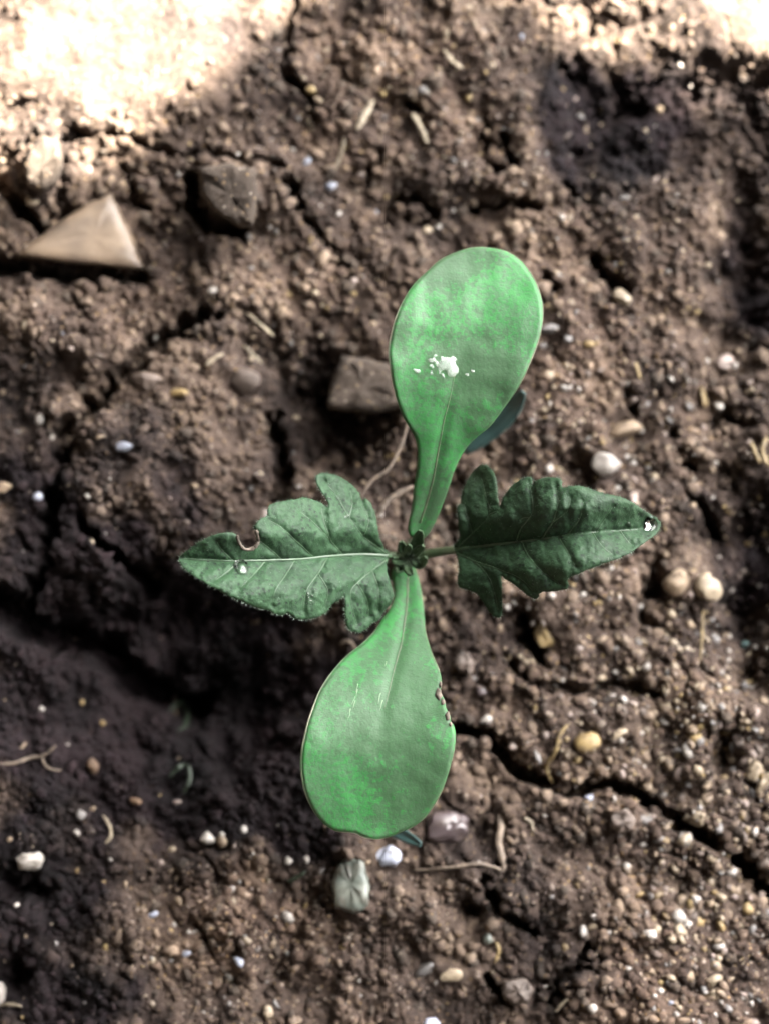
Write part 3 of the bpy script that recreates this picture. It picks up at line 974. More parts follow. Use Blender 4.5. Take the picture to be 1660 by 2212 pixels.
def hairs(outline, zf, parent, n_edge, n_top, poly):
    V, F = [], []

    def spike(p, d, L, r):
        d = d.normalized()
        a = d.orthogonal().normalized()
        b = d.cross(a)
        k = len(V)
        for t in range(3):
            V.append(p + a * math.cos(t * 2.094) * r + b * math.sin(t * 2.094) * r)
        V.append(p + d * L)
        F.extend([(k, k + 1, k + 3), (k + 1, k + 2, k + 3), (k + 2, k, k + 3)])
    n = len(outline)
    area = sum(outline[i][0] * outline[(i + 1) % n][1] - outline[(i + 1) % n][0] * outline[i][1] for i in range(n))
    sg = 1 if area > 0 else -1
    oa = np.array(outline)
    for _ in range(n_edge):
        i = random.randrange(n)
        t = random.random()
        a, b = oa[i], oa[(i + 1) % n]
        p2 = a + (b - a) * t
        e = (oa[(i + 4) % n] - oa[i - 3])
        nrm = Vector((e[1] * sg, e[0] * sg, 0)).normalized()      # image y runs down
        p = on(zf, [tuple(p2)], -0.0003)[0]
        d = nrm + Vector((random.gauss(0, .35), random.gauss(0, .35), random.uniform(0, .8)))
        spike(p, d, random.uniform(0.00025, 0.0006), 0.000035)
    x0, y0 = oa.min(0)
    x1, y1 = oa.max(0)
    xs, ys = rng.uniform(x0, x1, n_top * 2), rng.uniform(y0, y1, n_top * 2)
    m = inside(xs, ys, outline)
    for p in on(zf, list(zip(xs[m], ys[m])), -0.00002):
        spike(p, Vector((random.gauss(0.1, .6), random.gauss(0.1, .6), 0.8)), random.uniform(0.0002, 0.0005), 0.000028)
    h = obj('hair_fringe', V, F, M['hair'], parent, smooth=False)
    h['kind'] = 'stuff'


tll = blade('true_leaf', tl, zl, M['true_leaf'], seedling, 3.0, 0.0005)
tll['label'] = 'lobed true leaf with a round bite in its upper edge'
trr = blade('true_leaf', tr, zr, M['true_leaf_shaded'], seedling, 3.0, 0.0005)
trr['label'] = 'lobed true leaf with shade painted in, narrow stalk and pointed tip'
vein('midrib', zl, midl, 0.00034, 0.00008, M['vein'], tll, 0.00005)
vein('midrib', zr, midr, 0.00034, 0.00008, M['vein_shaded'], trr, -0.00005)
for v in veinl:
    vein('vein', zl, v, 0.00013, 0.00004, M['vein'], tll, 0.00003)
for v in veinr:
    vein('vein', zr, v, 0.00015, 0.00004, M['vein_shaded'], trr, 0.0)
hairs(tl, zl, tll, 620, 420, None)
hairs(tr, zr, trr, 620, 420, None)
# brown dried lip round the bite
lip = catmull(mp([(540, 490), (552, 530), (555, 560), (535, 595), (500, 610), (465, 605), (440, 575), (428, 545), (424, 525)], *D_), 5)
V, F = tube(on(zl, lip, -0.0002), [0.00032 * random.uniform(.6, 1.3) for _ in lip], 6)
obj('dry_bite_edge', V, F, M['scar'], tll)

# stalks, stem and bud
def stalk(pts, rads, name='leaf_stalk', mat='stem'):
    V, F = tube([P(*p) for p in pts], rads, 10)
    return obj(name, V, F, M[mat], seedling)


sb = seedling.matrix_world.translation
V, F = tube([sb + Vector((0, 0, -0.002)), sb + Vector((0.0008, 0.0003, 0.006)), P(884, 1198, 0.012), P(882, 1196, 0.0168)], [0.0017, 0.0015, 0.0016, 0.0019], 14)
obj('stem', V, F, M['stem'], seedling)
stalk([(895, 1203, .0135), (930, 1195, .0155), (965, 1190, .0166), (988, 1187, .0171), (1010, 1184, .0177)], [.0010, .0008, .0007, .0007, .0004])
stalk([(875, 1203, .0165), (855, 1200, .0190), (838, 1200, .0203), (820, 1199, .0208)], [.0009, .0007, .0006, .0004])


def bud_leaf(p0, p1, p2, w, z0, z1):
    """A small folded young leaf standing in the middle of the plant."""
    c = catmull([p0, p1, p2], 6)
    n = len(c)
    V, F = [], []
    for i, (x, y) in enumerate(c):
        t = i / (n - 1)
        z = z0 + (z1 - z0) * t
        ww = w * (math.sin(math.pi * min(1, t * 0.85 + 0.12)) ** 0.8) + 0.4
        dx, dy = c[min(i + 1, n - 1)][0] - c[max(i - 1, 0)][0], c[min(i + 1, n - 1)][1] - c[max(i - 1, 0)][1]
        L = math.hypot(dx, dy) + 1e-6
        for k, (sw, dz) in enumerate(((-1, .0007), (-.5, .0002), (0, 0), (.5, .0002), (1, .0007))):
            ww = ww * 1.0
            V.append(P(x - dy / L * ww * sw + random.gauss(0, .4), y + dx / L * ww * sw + random.gauss(0, .4), z + dz))
    k5 = 5
    for i in range(n - 1):
        for k in range(4):
            a = i * k5 + k
            F.append((a, a + 1, a + 1 + k5, a + k5))
    o = obj('young_leaf', V, F, M['bud'], seedling)
    md = o.modifiers.new('solid', 'SOLIDIFY')
    md.thickness = 0.0003
    return o


for a in [((885, 1205), (898, 1180), (907, 1148), 12, .0165, .0235), ((880, 1200), (870, 1188), (866, 1172), 8, .0165, .0215), ((880, 1205), (862, 1212), (848, 1208), 8, .0165, .0205), ((890, 1205), (905, 1218), (918, 1205), 9, .0165, .0215),
          ((885, 1208), (880, 1225), (888, 1240), 8, .016, .0205), ((885, 1200), (895, 1196), (912, 1180), 7, .017, .0225), ((883, 1205), (878, 1195), (884, 1180), 6, .017, .0230), ((880, 1210), (862, 1228), (856, 1232), 6, .016, .0190)]:
    bud_leaf(*a)
V, F = [], []
for _ in range(260):
    p = P(random.gauss(884, 18), random.gauss(1202, 18), random.uniform(.0165, .0215))
    d = Vector((random.gauss(0, 1), random.gauss(0, 1), .6)).normalized()
    a = d.orthogonal().normalized() * 0.00003
    k = len(V)
    V += [p - a, p + a, p + d * 0.0008]
    F.append((k, k + 1, k + 2))
h = obj('bud_hair', V, F, M['hair'], seedling, smooth=False)
h['kind'] = 'stuff'


# water beads on the leaves
def bead(zf, cx, cy, r, asp, ang, label, group, hgt_=0.5, mat='water'):
    """A flattened water bead lying on a leaf surface."""
    nr, ns = 6, 18
    V, F = [], []
    wk = 2.4 if mat == 'white_glint_water' else 1.0
    wob = [1 + wk * (0.10 * math.sin(2 * t + cx) + 0.07 * math.sin(3 * t + cy) + 0.05 * math.sin(5 * t + cx)) for t in np.linspace(0, 2 * math.pi, ns, endpoint=False)]
    ca, sa = math.cos(ang), math.sin(ang)
    for i in range(nr + 1):
        q = math.cos(i / nr * math.pi / 2)
        lift = math.sin(i / nr * math.pi / 2) * r * PX * hgt_
        for k in range(ns):
            t = 2 * math.pi * k / ns
            ex, ey = math.cos(t) * r * q * wob[k], math.sin(t) * r * asp * q * wob[k]
            x, y = cx + ex * ca - ey * sa, cy + ex * sa + ey * ca
            V.append((x, y, lift))
    a = np.array(V)
    w = Pn(a[:, 0], a[:, 1], zf(a[:, 0], a[:, 1]) + a[:, 2] - 0.00005)
    for i in range(nr):
        for k in range(ns):
            b, c = i * ns + k, i * ns + (k + 1) % ns
            F.append((b, b + ns, c + ns, c))
    F.append(tuple(range(ns)))
    o = obj('water_droplet', w, F, M[mat])
    return tag(o, label, 'droplet', group)


def dl(x, y):
    return D_[0] + x * D_[2], D_[1] + y * D_[2]


def dr(x, y):
    return E_[0] + x * E_[2], E_[1] + y * E_[2]


def da(x, y):
    return A[0] + x * A[2], A[1] + y * A[2]


bead(zl, *dl(450, 715), 17, 0.95, 0.3, 'large clear water droplet on the left true leaf near its pointed tip', None)
bead(zl, *dl(630, 815), 5, 0.6, -0.5, 'tiny oval water droplet between the large droplet and the droplet cluster', None)
bead(zl, *dl(1100, 405), 6, 1.3, 0.4, 'small bright droplet at the root of the upper lobe of the left true leaf', None)
bead(zl, *dl(205, 770), 4, 0.8, 0.2, 'tiny droplet by the margin near the tip of the left true leaf', None)
bead(zr, *dr(1500, 440), 13, 1.5, 0.1, 'bright water droplet clinging to the very tip of the right true leaf', None)
bead(zr, *dr(1380, 445), 6, 1.0, 0.1, 'small round water droplet just behind the tip of the right true leaf', None)
for x, y, r, q in [(840, 850, 3, .7), (860, 880, 4, .8), (880, 895, 3, 1), (855, 905, 5, .8), (875, 925, 3, 1), (835, 920, 3, .8), (850, 945, 3, .7), (895, 870, 2.5, 1)]:
    bead(zl, *dl(x, y), r, q, random.random(), 'tiny water bead in the cluster near the lower margin of the left true leaf', 'tiny beads clustered on the left true leaf')
bead(zc1, *da(580, 868), 19, 1.25, 0.2, 'largest wet water patch, glint painted white, on the midrib of the upper seed leaf', None, 0.3, 'white_glint_water')
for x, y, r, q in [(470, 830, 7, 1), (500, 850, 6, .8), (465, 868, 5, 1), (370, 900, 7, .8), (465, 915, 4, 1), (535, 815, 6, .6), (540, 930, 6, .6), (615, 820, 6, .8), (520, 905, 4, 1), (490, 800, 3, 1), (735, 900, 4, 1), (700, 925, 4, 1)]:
    bead(zc1, *da(x, y), r, q, random.random(), 'small water bead, glint painted white, beside the large wet patch on the upper seed leaf', 'small beads on the upper seed leaf', 0.5, 'white_glint_water')

# ------------------------------------------------------------------ stones, clods, straw, roots
def rock_mesh(seed, sub=2, rough=0.25, angular=0.0):
    bm = bmesh.new()
    bmesh.ops.create_icosphere(bm, subdivisions=sub, radius=1)
    r = random.Random(seed)
    ph = [Vector((r.gauss(0, 1), r.gauss(0, 1), r.gauss(0, 1))) for _ in range(5)]
    planes = [(Vector((r.gauss(0, 1), r.gauss(0, 1), r.gauss(0, 1))).normalized(), r.uniform(0.5, 0.8)) for _ in range(11)]
    for v in bm.verts:
        n = v.co.normalized()
        d = 1.0
        for k, p in enumerate(ph):
            d += rough / (1 + k * 0.6) * math.sin(n.dot(p) * (1.3 + k * 0.9) + k)
        for pn, pd in planes:
            q = n.dot(pn) * d
            if q > pd and angular > 0:
                d *= 1 - angular * (1 - pd / q)
        v.co = n * d
    me = bpy.data.meshes.new('stone')
    bm.to_mesh(me)
    bm.free()
    return me


SMALL = [rock_mesh(100 + k, 2, 0.24, 0.9) for k in range(8)]
for m in SMALL:
    m.shade_smooth()
_cache = {}


def mesh_with(me, key):
    k = (me.name, key)
    if k not in _cache:
        c = me.copy()
        c.name = 'pebble_' + key
        c.materials.clear()
        c.materials.append(M[key])
        _cache[k] = c
    return _cache[k]


def place(name, me, dx, dy, rx, ry, ang, hz=0.7, sink=0.35):
    """A stone whose outline in the picture is about rx by ry reference pixels, lying on the soil."""
    g = G(dx, dy)
    o = bpy.data.objects.new(name, me)
    C.objects.link(o)
    sz = (rx + ry) * 0.5 * hz
    o.scale = (rx * PX, ry * PX, sz * PX)
    o.rotation_euler = (random.uniform(-.2, .2), random.uniform(-.2, .2), ang)
    o.location = (g.x, g.y, g.z + sz * PX * (1 - 2 * sink) * 0.6)
    return o


PEB = [  # dx, dy, rx, ry, angle, material, label
    (1340, 645, 30, 19, -0.3, 'cream', 'blocky cream pebble lying alone up and right of the upper seed leaf'),
    (1566, 785, 30, 21, 0.1, 'pink', 'smooth pinkish white pebble with a pointed end above a small white grain'),
    (1302, 1006, 36, 30, -0.2, 'white', 'large bright white quartz pebble above the right true leaf'),
    (1340, 930, 46, 20, 0.35, 'tan', 'flat tan flake lying above the large white quartz pebble'),
    (1458, 1255, 34, 31, 0.2, 'tan', 'rounded tan pebble beside the dark hollow below the right leaf tip'),
    (1530, 1277, 37, 29, -0.3, 'cream', 'paler tan pebble, angular, touching the rounded one beside the dark hollow'),
    (1172, 1372, 24, 36, 0.7, 'ochre', 'yellow ochre elongated pebble below the right true leaf'),
    (1266, 1600, 31, 29, 0.3, 'ochre', 'rough yellowish tan pebble above the long dark crack'),
    (76, 1856, 30, 30, 0.4, 'white', 'large rounded whitish pebble beside the black hollow in the soil'),
    (270, 966, 25, 12, 0.12, 'blue', 'bluish white oblong pebble on the dark cracked clod'),
    (85, 911, 12, 16, 0.2, 'white', 'oval white pebble between two dark cracks'),
    (8, 1052, 26, 14, 0.1, 'tan', 'tan flat stone cut by the picture edge beside the long crack'),
    (1049, 1555, 17, 11, 0.6, 'white', 'slanting white pebble just above the start of the long dark crack'),
    (836, 1850, 32, 29, -0.5, 'blue', 'pale bluish white stone just below the lower seed leaf'),
    (1626, 1668, 20, 30, -0.5, 'cream', 'bright cream straw-like stone chip, the larger of two chips'),
    (1648, 1690, 14, 30, -0.6, 'cream', 'narrow cream chip leaning against the larger bright chip'),
    (918, 2094, 34, 14, 0.6, 'grey', 'slanting lavender grey stone chip beside a cream pebble'),
    (976, 2104, 24, 17, -0.1, 'cream', 'rounded cream pebble beside the lavender grey chip'),
    (1049, 2028, 13, 19, -0.2, 'greenish', 'pale greenish white upright pebble above the brown clod'),
    (934, 2208, 24, 14, 0, 'blue', 'bluish white pebble cut by the lower picture edge'),
    (0, 2142, 20, 34, 0.1, 'white', 'whitish stone in the black hollow at the picture edge'),
    (577, 2186, 13, 19, 0.2, 'cream', 'cream oval pebble on the pale soil patch'),
    (620, 1979, 17, 19, 0.6, 'white', 'white double-lobed pebble left of the greenish flake'),
    (448, 1812, 20, 17, -0.3, 'white', 'white pebble with a notch, touching a tan one, on dark soil'),
    (480, 1818, 18, 18, 0.2, 'tan', 'tan pebble touching the notched white one on dark soil'),
    (1212, 470, 10, 10, 0, 'white', 'bright round white grain up and right of the upper seed leaf top'),
    (712, 405, 16, 15, 0.2, 'blue', 'bluish white round pebble above the upper seed leaf, by short straw'),
    (662, 351, 14, 11, 0.5, 'blue', 'small bluish pebble beside the hairline crack under the sunlit patch'),
    (1551, 878, 15, 11, -0.2, 'white', 'white pebble at the rim of a dark hollow, under the pinkish pebble'),
    (1517, 858, 10, 28, 0.2, 'ochre', 'upright yellow husk beside the white pebble at the hollow rim'),
    (1021, 436, 13, 14, 0, 'tan', 'round tan pebble at the end of a short dark cleft'),
    (921, 498, 14, 13, 0, 'cream', 'pale round pebble directly above the upper seed leaf'),
    (1190, 1287, 14, 11, 0.3, 'white', 'white pebble tucked against the lower margin of the right true leaf'),
    (1345, 1512, 11, 17, 0.5, 'white', 'slanting white grain beside a grey crumb'),
    (1433, 1560, 14, 10, -0.2, 'white', 'white oval pebble near the yellowish tan pebble'),
    (1336, 1584, 24, 11, 0.5, 'cream', 'cream elongated pebble right of the yellowish tan pebble'),
    (1271, 1724, 15, 10, 0.1, 'blue', 'bluish white pebble just below the long dark crack'),
    (1037, 1494, 17, 12, 0, 'mauve', 'lilac grey pebble right of the lower seed leaf edge'),
    (1157, 1634, 10, 20, 0.3, 'grey', 'upright grey grain at the lip of the long crack'),
    (1105, 1614, 12, 10, 0, 'pink', 'pinkish white grain at the bend of the long crack'),
    (1352, 1871, 14, 11, 0.1, 'white', 'white pebble lying under a yellowish grain'),
    (1380, 1932, 19, 11, 0.2, 'ochre', 'yellow oval grain above a small white one'),
    (1460, 1982, 17, 17, 0, 'white', 'round white pebble with a dimple beside a smaller white one'),
    (1482, 1997, 12, 12, 0, 'white', 'smaller white pebble beside the dimpled round one'),
    (1402, 2018, 19, 13, 0, 'white', 'white pebble with cream edge on the pale brown mound'),
    (1256, 2012, 11, 18, 0.1, 'white', 'upright white grain left of the pale brown mound'),
    (1278, 2000, 20, 9, 0.6, 'cream', 'slanting cream grain leaning on the upright white grain'),
    (1425, 2141, 9, 9, 0, 'white', 'bright lone white grain on the pale brown mound'),
    (1278, 2178, 16, 14, 0.4, 'white', 'white pebble with a yellow grain, under the pale brown mound'),
    (1555, 2001, 11, 22, 0.4, 'ochre', 'yellow slanting husk beside the small dark pit'),
    (1610, 1966, 13, 17, 0, 'ochre', 'yellow cream grain above the slanting yellow husk'),
    (622, 1861, 11, 11, 0, 'white', 'larger white grain of the row below the lower seed leaf'),
    (662, 1857, 9, 10, 0, 'white', 'smaller white grain in the row below the lower seed leaf'),
    (525, 1792, 10, 11, 0, 'white', 'white grain alone on dark soil above the grain row'),
    (166, 1798, 11, 9, 0, 'white', 'white grain beside straw crumbs near the whitish pebble'),
    (175, 1761, 13, 16, 0.3, 'grey', 'grey pebble above the straw crumbs near the whitish pebble'),
    (294, 1731, 22, 11, -0.2, 'rust', 'orange brown flattened pebble on the dark soil'),
    (383, 1733, 13, 9, 0.2, 'pink', 'pinkish grain under the lower green curl'),
    (330, 1977, 13, 9, 0.3, 'blue', 'bluish grain in the pale soil patch, upper of two'),
    (402, 2061, 13, 9, 0.2, 'blue', 'bluish grain in the pale soil patch, lower of two'),
    (518, 2078, 18, 11, -0.5, 'blue', 'blue slanting grain on the pale soil patch'),
    (493, 2115, 11, 10, 0, 'cream', 'cream round grain below the blue slanting grain'),
    (200, 1652, 20, 21, 0, 'rust', 'rounded orange brown crumb of fired clay beside a white-tipped rootlet'),
    (90, 1532, 9, 9, 0, 'white', 'white speck grain in the shaded soil beside the wide dark hollow'),
    (222, 1562, 9, 9, 0, 'ochre', 'orange speck grain in the shaded soil above the clay crumb'),
    (552, 1342, 16, 10, 0, 'tan', 'tan oval grain below the left true leaf'),
    (55, 710, 11, 15, 0.3, 'cream', 'cream upright grain below the triangular stone'),
    (458, 629, 13, 11, 0, 'white', 'bright white grain right of the triangular stone'),
    (571, 1110, 14, 18, -0.4, 'pink', 'pinkish white pebble peeping over the upper margin of the left true leaf'),
    (80, 1073, 13, 12, 0, 'blue', 'bluish white grain left of the long crack'),
    (190, 1071, 9, 8, 0, 'white', 'white grain on the right lip of the long crack'),
    (320, 823, 38, 22, -0.15, 'brown', 'brown flattened stone at the top of the cracked clod'),
    (384, 848, 26, 13, 0.15, 'ochre', 'yellowish chip against the brown flattened stone'),
    (526, 824, 38, 36, 0, 'brown', 'dark brown round stone above the cracked clod'),
    (68, 436, 18, 19, 0, 'cream', 'pale rounded pebble in the dark gap under the sunlit lump'),
    (973, 1788, 56, 38, 0.3, 'mauve', 'mauve grey stone half under the lower seed leaf'),
    (1094, 1312, 9, 9, 0, 'white', 'bright white grain under the lower lobe of the right true leaf'),
    (1606, 1392, 12, 10, 0.1, 'teal', 'tiny teal seed leaf tip in the dark hollow'),
    (1185, 712, 26, 12, 0, 'grey', 'grey pebble touching the right edge of the upper seed leaf'),
    (1224, 733, 13, 13, 0, 'grey', 'round grey pebble under the grey pebble by the upper seed leaf'),
    (1270, 745, 20, 11, 0.1, 'ochre', 'yellowish flat grain right of the round grey pebble'),
    (1216, 838, 12, 11, 0, 'white', 'white round grain right of the upper seed leaf'),
    (1183, 1015, 10, 15, -0.2, 'white', 'upright white grain above the right true leaf'),
    (1332, 1056, 9, 9, 0, 'white', 'white grain over the upper margin of the right true leaf'),
    (1365, 1078, 14, 19, -0.3, 'pink', 'pinkish grain against the upper margin of the right true leaf'),
]
for k, (x, y, rx, ry, a, mat, lab) in enumerate(PEB):
    big = max(rx, ry) > 22
    me = rock_mesh(900 + k, 3 if big else 2, 0.24, 0.5) if big else SMALL[k % 8]
    if big:
        me.shade_smooth()
        me.set_sharp_from_angle(angle=0.6)
        me.materials.append(M[mat])
    else:
        me = mesh_with(me, mat)
    nm = 'leaf_tip' if mat == 'teal' else 'pebble'
    tag(place(nm, me, x, y, rx, ry, a, 0.75, 0.3), lab, 'leaf' if mat == 'teal' else 'pebble')


# triangular stone, greenish flake, squarish clod: cut slabs with their own outline
def slab(name, pts, z_off, top, mat, label, cat, tilt=None, rough=0.0006, parent=None, lumps=0.0006):
    """A flat-topped angular stone: bevelled outline, uneven crown."""
    c = np.mean(pts, axis=0)
    g = G(*c)
    ring = []
    for a, b in zip(pts, pts[1:] + pts[:1]):
        for t in (0, .25, .5, .75):
            ring.append((a[0] + (b[0] - a[0]) * t, a[1] + (b[1] - a[1]) * t))
    n = len(ring)
    V, F = [], []
    for q, zz in ((0.90, -0.004), (1.0, top * 0.30), (0.985, top * 0.62), (0.93, top * 0.86), (0.84, top * 0.96), (0.62, top), (0.30, top)):
        for (x, y) in ring:
            px, py = c[0] + (x - c[0]) * q, c[1] + (y - c[1]) * q
            dz = 0 if tilt is None else (tilt[0] * (px - c[0]) + tilt[1] * (py - c[1])) * PX
            lump = lumps * float(fbm(np.array(px / 24 + c[0]), np.array(py / 24), 3, 131)) if zz > 0 else 0
            V.append(P(px + random.gauss(0, 1.6), py + random.gauss(0, 1.6), g.z + z_off + zz + (dz if zz > 0 else 0) + lump + random.gauss(0, rough * 0.2)))
    for i in range(6):
        for k in range(n):
            a, b = i * n + k, i * n + (k + 1) % n
            F.append((a, a + n, b + n, b))
    V.append(P(c[0], c[1], g.z + z_off + top))
    for k in range(n):
        F.append((6 * n + k, 7 * n, 6 * n + (k + 1) % n))
    o = obj(name, V, F, M[mat], parent)
    bm = bmesh.new()
    bm.from_mesh(o.data)
    bmesh.ops.recalc_face_normals(bm, faces=bm.faces)
    bm.to_mesh(o.data)
    bm.free()
    return tag(o, label, cat)


slab('triangular_stone', [(36, 552), (110, 492), (190, 440), (240, 418), (268, 470), (298, 540), (310, 582), (170, 572)], 0.0011, 0.0036, 'stone_tri', 'large triangular tan stone with a dark gap along its lower side', 'stone', (0.0, 0.04), rough=0.0001, lumps=0.00015)
slab('soil_clod', [(736, 768), (800, 778), (860, 790), (885, 880), (800, 892), (704, 882), (718, 820)], 0.003, 0.006, 'clod', 'squarish grey brown clod half hidden behind the upper seed leaf', 'clod')
slab('stone_flake', [(752, 1848), (785, 1862), (797, 1905), (796, 1955), (768, 1974), (724, 1960), (716, 1905), (730, 1868)], 0.0, 0.0024, 'greenish', 'greenish grey angular stone flake below the lower seed leaf', 'flake', (0.08, 0.0), lumps=0.0003)
slab('soil_clod', [(428, 362), (500, 352), (552, 362), (556, 430), (548, 488), (515, 490), (470, 462), (436, 420)], 0.001, 0.006, 'clod', 'rounded brown clod with a black crescent gap on its lower left', 'clod', (0.1, -0.05))
slab('soil_clod', [(60, 330), (95, 292), (125, 305), (138, 350), (122, 400), (92, 418), (62, 400), (50, 365)], 0.001, 0.005, 'clod', 'sunlit rounded clod at the edge of the bright patch', 'clod')
slab('soil_clod', [(1085, 2120), (1130, 2112), (1152, 2135), (1140, 2165), (1108, 2172), (1082, 2150)], 0.001, 0.004, 'brown', 'pinkish brown blunt clod near the lower picture edge', 'clod')
slab('soil_clod', [(985, 1415), (1010, 1410), (1024, 1432), (1016, 1460), (992, 1452), (978, 1432)], 0.0005, 0.003, 'brown', 'reddish brown crumb right of the lower seed leaf neck', 'clod')
slab('soil_clod', [(1318, 1760), (1350, 1748), (1372, 1768), (1365, 1795), (1335, 1800), (1315, 1785)], 0.0005, 0.003, 'brown', 'pinkish brown crumb below the long dark crack', 'clod')


STRANDS = []


def strand(name, pts, w, mat, label, cat, lift=0.35, flat=0.8, group=None, z=None, taper=True):
    c = catmull(pts, 5)
    STRANDS.extend((x, y, w * 0.5) for x, y in c[::2])
    W = []
    for k, (x, y) in enumerate(c):
        g = G(x, y)
        W.append(g + Vector((0, 0, w * PX * lift)))
    zs = [p.z for p in W]
    zs = [np.mean(zs[max(0, i - 5):i + 6]) * 0.5 + max(zs[max(0, i - 3):i + 4]) * 0.5 for i in range(len(zs))]
    n = len(W)
    W = [P(c[i][0], c[i][1], zs[i] if z is None else z[0] + (z[1] - z[0]) * i / (n - 1)) for i in range(n)]
    rr = [w * 0.5 * PX * (random.uniform(.85, 1.15)) * (min(1, 0.45 + 2.5 * i / n, 0.45 + 2.5 * (n - 1 - i) / n) if taper else 1) for i in range(n)]
    V, F = tube(W, rr, 8, flat)
    return tag(obj(name, V, F, M[mat]), label, cat, group)


strand('rootlet', [(880, 915), (868, 955), (852, 990), (836, 1015), (808, 1034), (792, 1052), (780, 1074)], 9, 'root', 'thin tan rootlet running from under the upper seed leaf to the left leaf', 'root', 0.4, z=(0.013, 0.017))
strand('rootlet', [(892, 1050), (862, 1064), (838, 1080), (824, 1098), (810, 1120)], 15, 'root', 'thicker pale rootlet beside the upper seed leaf stalk', 'root', 0.4, z=(0.012, 0.014))
strand('rootlet', [(888, 1879), (930, 1878), (980, 1873), (1030, 1866), (1060, 1872), (1088, 1882)], 9, 'root', 'horizontal brown rootlet below the mauve stone', 'root', 0.8)
strand('rootlet', [(1225, 1566), (1207, 1588), (1198, 1625), (1178, 1658), (1195, 1696)], 9, 'yellow_straw', 'bent yellowish rootlet hanging over the long dark crack', 'root', 0.8)
strand('rootlet', [(-5, 1650), (30, 1649), (65, 1637), (95, 1632), (122, 1610)], 8, 'root', 'thin rootlet ending in a white tip on the shaded soil', 'root', 0.8)
strand('rootlet', [(92, 1634), (96, 1650), (112, 1662), (132, 1664)], 6, 'root', 'short curved side rootlet under the white-tipped one', 'root', 0.8)
strand('rootlet', [(1517, 1315), (1515, 1371), (1510, 1439)], 6, 'yellow_straw', 'upright thin brown fibre below the two tan pebbles', 'root', 0.8)
strand('rootlet', [(734, 1392), (746, 1384), (760, 1390), (768, 1404)], 8, 'root', 'small curled pinkish rootlet between left leaf and lower seed leaf', 'root', 1.5)
strand('straw', [(806, 218), (790, 246), (770, 281)], 15, 'straw', 'short thick straw piece slanting above the upper seed leaf, brightest of the straws', 'straw', 0.7)
strand('straw', [(889, 245), (905, 272), (923, 311)], 14, 'straw', 'short straw piece slanting the other way beside the thick one', 'straw', 0.7)
strand('straw', [(745, 296), (738, 330), (724, 366)], 7, 'straw', 'thin straw thread below the thick straw piece', 'straw', 0.7)
strand('straw', [(535, 676), (562, 700), (592, 726)], 8, 'straw', 'straight straw splinter above the dark brown round stone', 'straw', 0.7)
strand('straw', [(527, 746), (545, 764), (566, 785)], 8, 'straw', 'short straw splinter just below the straight one', 'straw', 0.7)
strand('straw', [(445, 790), (462, 775), (482, 763)], 9, 'straw', 'straw splinter in the dark hollow above the cracked clod', 'straw', 0.7)
strand('straw', [(1371, 782), (1376, 800), (1381, 818)], 7, 'yellow_straw', 'tiny upright yellow straw right of the upper seed leaf', 'straw', 0.7)
strand('straw', [(1620, 955), (1630, 978), (1640, 1000)], 10, 'yellow_straw', 'yellow dry blade beside the curved one near the dark soil', 'straw', 0.9)
strand('straw', [(1655, 945), (1645, 970), (1650, 995), (1664, 1006)], 12, 'yellow_straw', 'curved yellow dry blade cut by the picture edge', 'straw', 0.9)
strand('straw', [(222, 1760), (236, 1782), (240, 1806), (228, 1822)], 8, 'straw', 'curved straw crumb near the large whitish pebble', 'straw', 0.9)
strand('straw', [(1075, 1760), (1080, 1790), (1075, 1820), (1082, 1850), (1088, 1880)], 17, 'root', 'knobbly pale root piece standing at the end of the horizontal rootlet', 'root', 0.6)
strand('straw', [(1130, 1768), (1144, 1776), (1150, 1795)], 10, 'straw', 'small hooked white straw right of the knobbly root piece', 'straw', 0.7)
strand('straw', [(1226, 2155), (1212, 2170), (1198, 2186)], 8, 'straw', 'short straw splinter right of the pinkish brown clod', 'straw', 0.7)
strand('straw', [(1070, 2035), (1076, 2055), (1068, 2080)], 8, 'yellow_straw', 'upright dull straw beside the greenish white pebble', 'straw', 0.7)
strand('straw', [(0, 2172), (25, 2170), (48, 2174)], 8, 'straw', 'flat straw piece under the whitish stone at the picture edge', 'straw', 0.7)
strand('straw', [(958, 108), (975, 132), (998, 148)], 10, 'straw', 'faint curved straw near the bare soil top', 'straw', 0.6)
strand('sprout', [(365, 1538), (384, 1520), (399, 1517), (406, 1540), (401, 1567), (385, 1578)], 9, 'sprout', 'dim green curled sprout in the shade, upper of two', 'sprout', 1.2)
strand('sprout', [(367, 1678), (385, 1659), (401, 1654), (410, 1668), (407, 1697), (395, 1714)], 11, 'sprout', 'dim green curled sprout in the shade, lower of two', 'sprout', 1.2)
strand('sprout', [(622, 1905), (642, 1895), (660, 1882)], 8, 'sprout', 'dim green sliver below the row of white grains', 'sprout', 1.2)


def small_leaf(pts, w, z0, z1, label):
    c = catmull(pts, 6)
    n = len(c)
    V, F = [], []
    for i, (x, y) in enumerate(c):
        t = i / (n - 1)
        ww = w * math.sin(math.pi * (0.12 + 0.86 * t)) + 0.5
        dx, dy = c[min(i + 1, n - 1)][0] - c[max(i - 1, 0)][0], c[min(i + 1, n - 1)][1] - c[max(i - 1, 0)][1]
        L = math.hypot(dx, dy) + 1e-6
        for sw in (-1, -.5, 0, .5, 1):
            V.append(P(x - dy / L * ww * sw, y + dx / L * ww * sw, z0 + (z1 - z0) * t + 0.0006 * abs(sw)))
    for i in range(n - 1):
        for k in range(4):
            a = i * 5 + k
            F.append((a, a + 1, a + 6, a + 5))
    o = obj('weed_leaf', V, F, M['teal'])
    md = o.modifiers.new('solid', 'SOLIDIFY')
    md.thickness = 0.0004
    return tag(o, label, 'leaf')


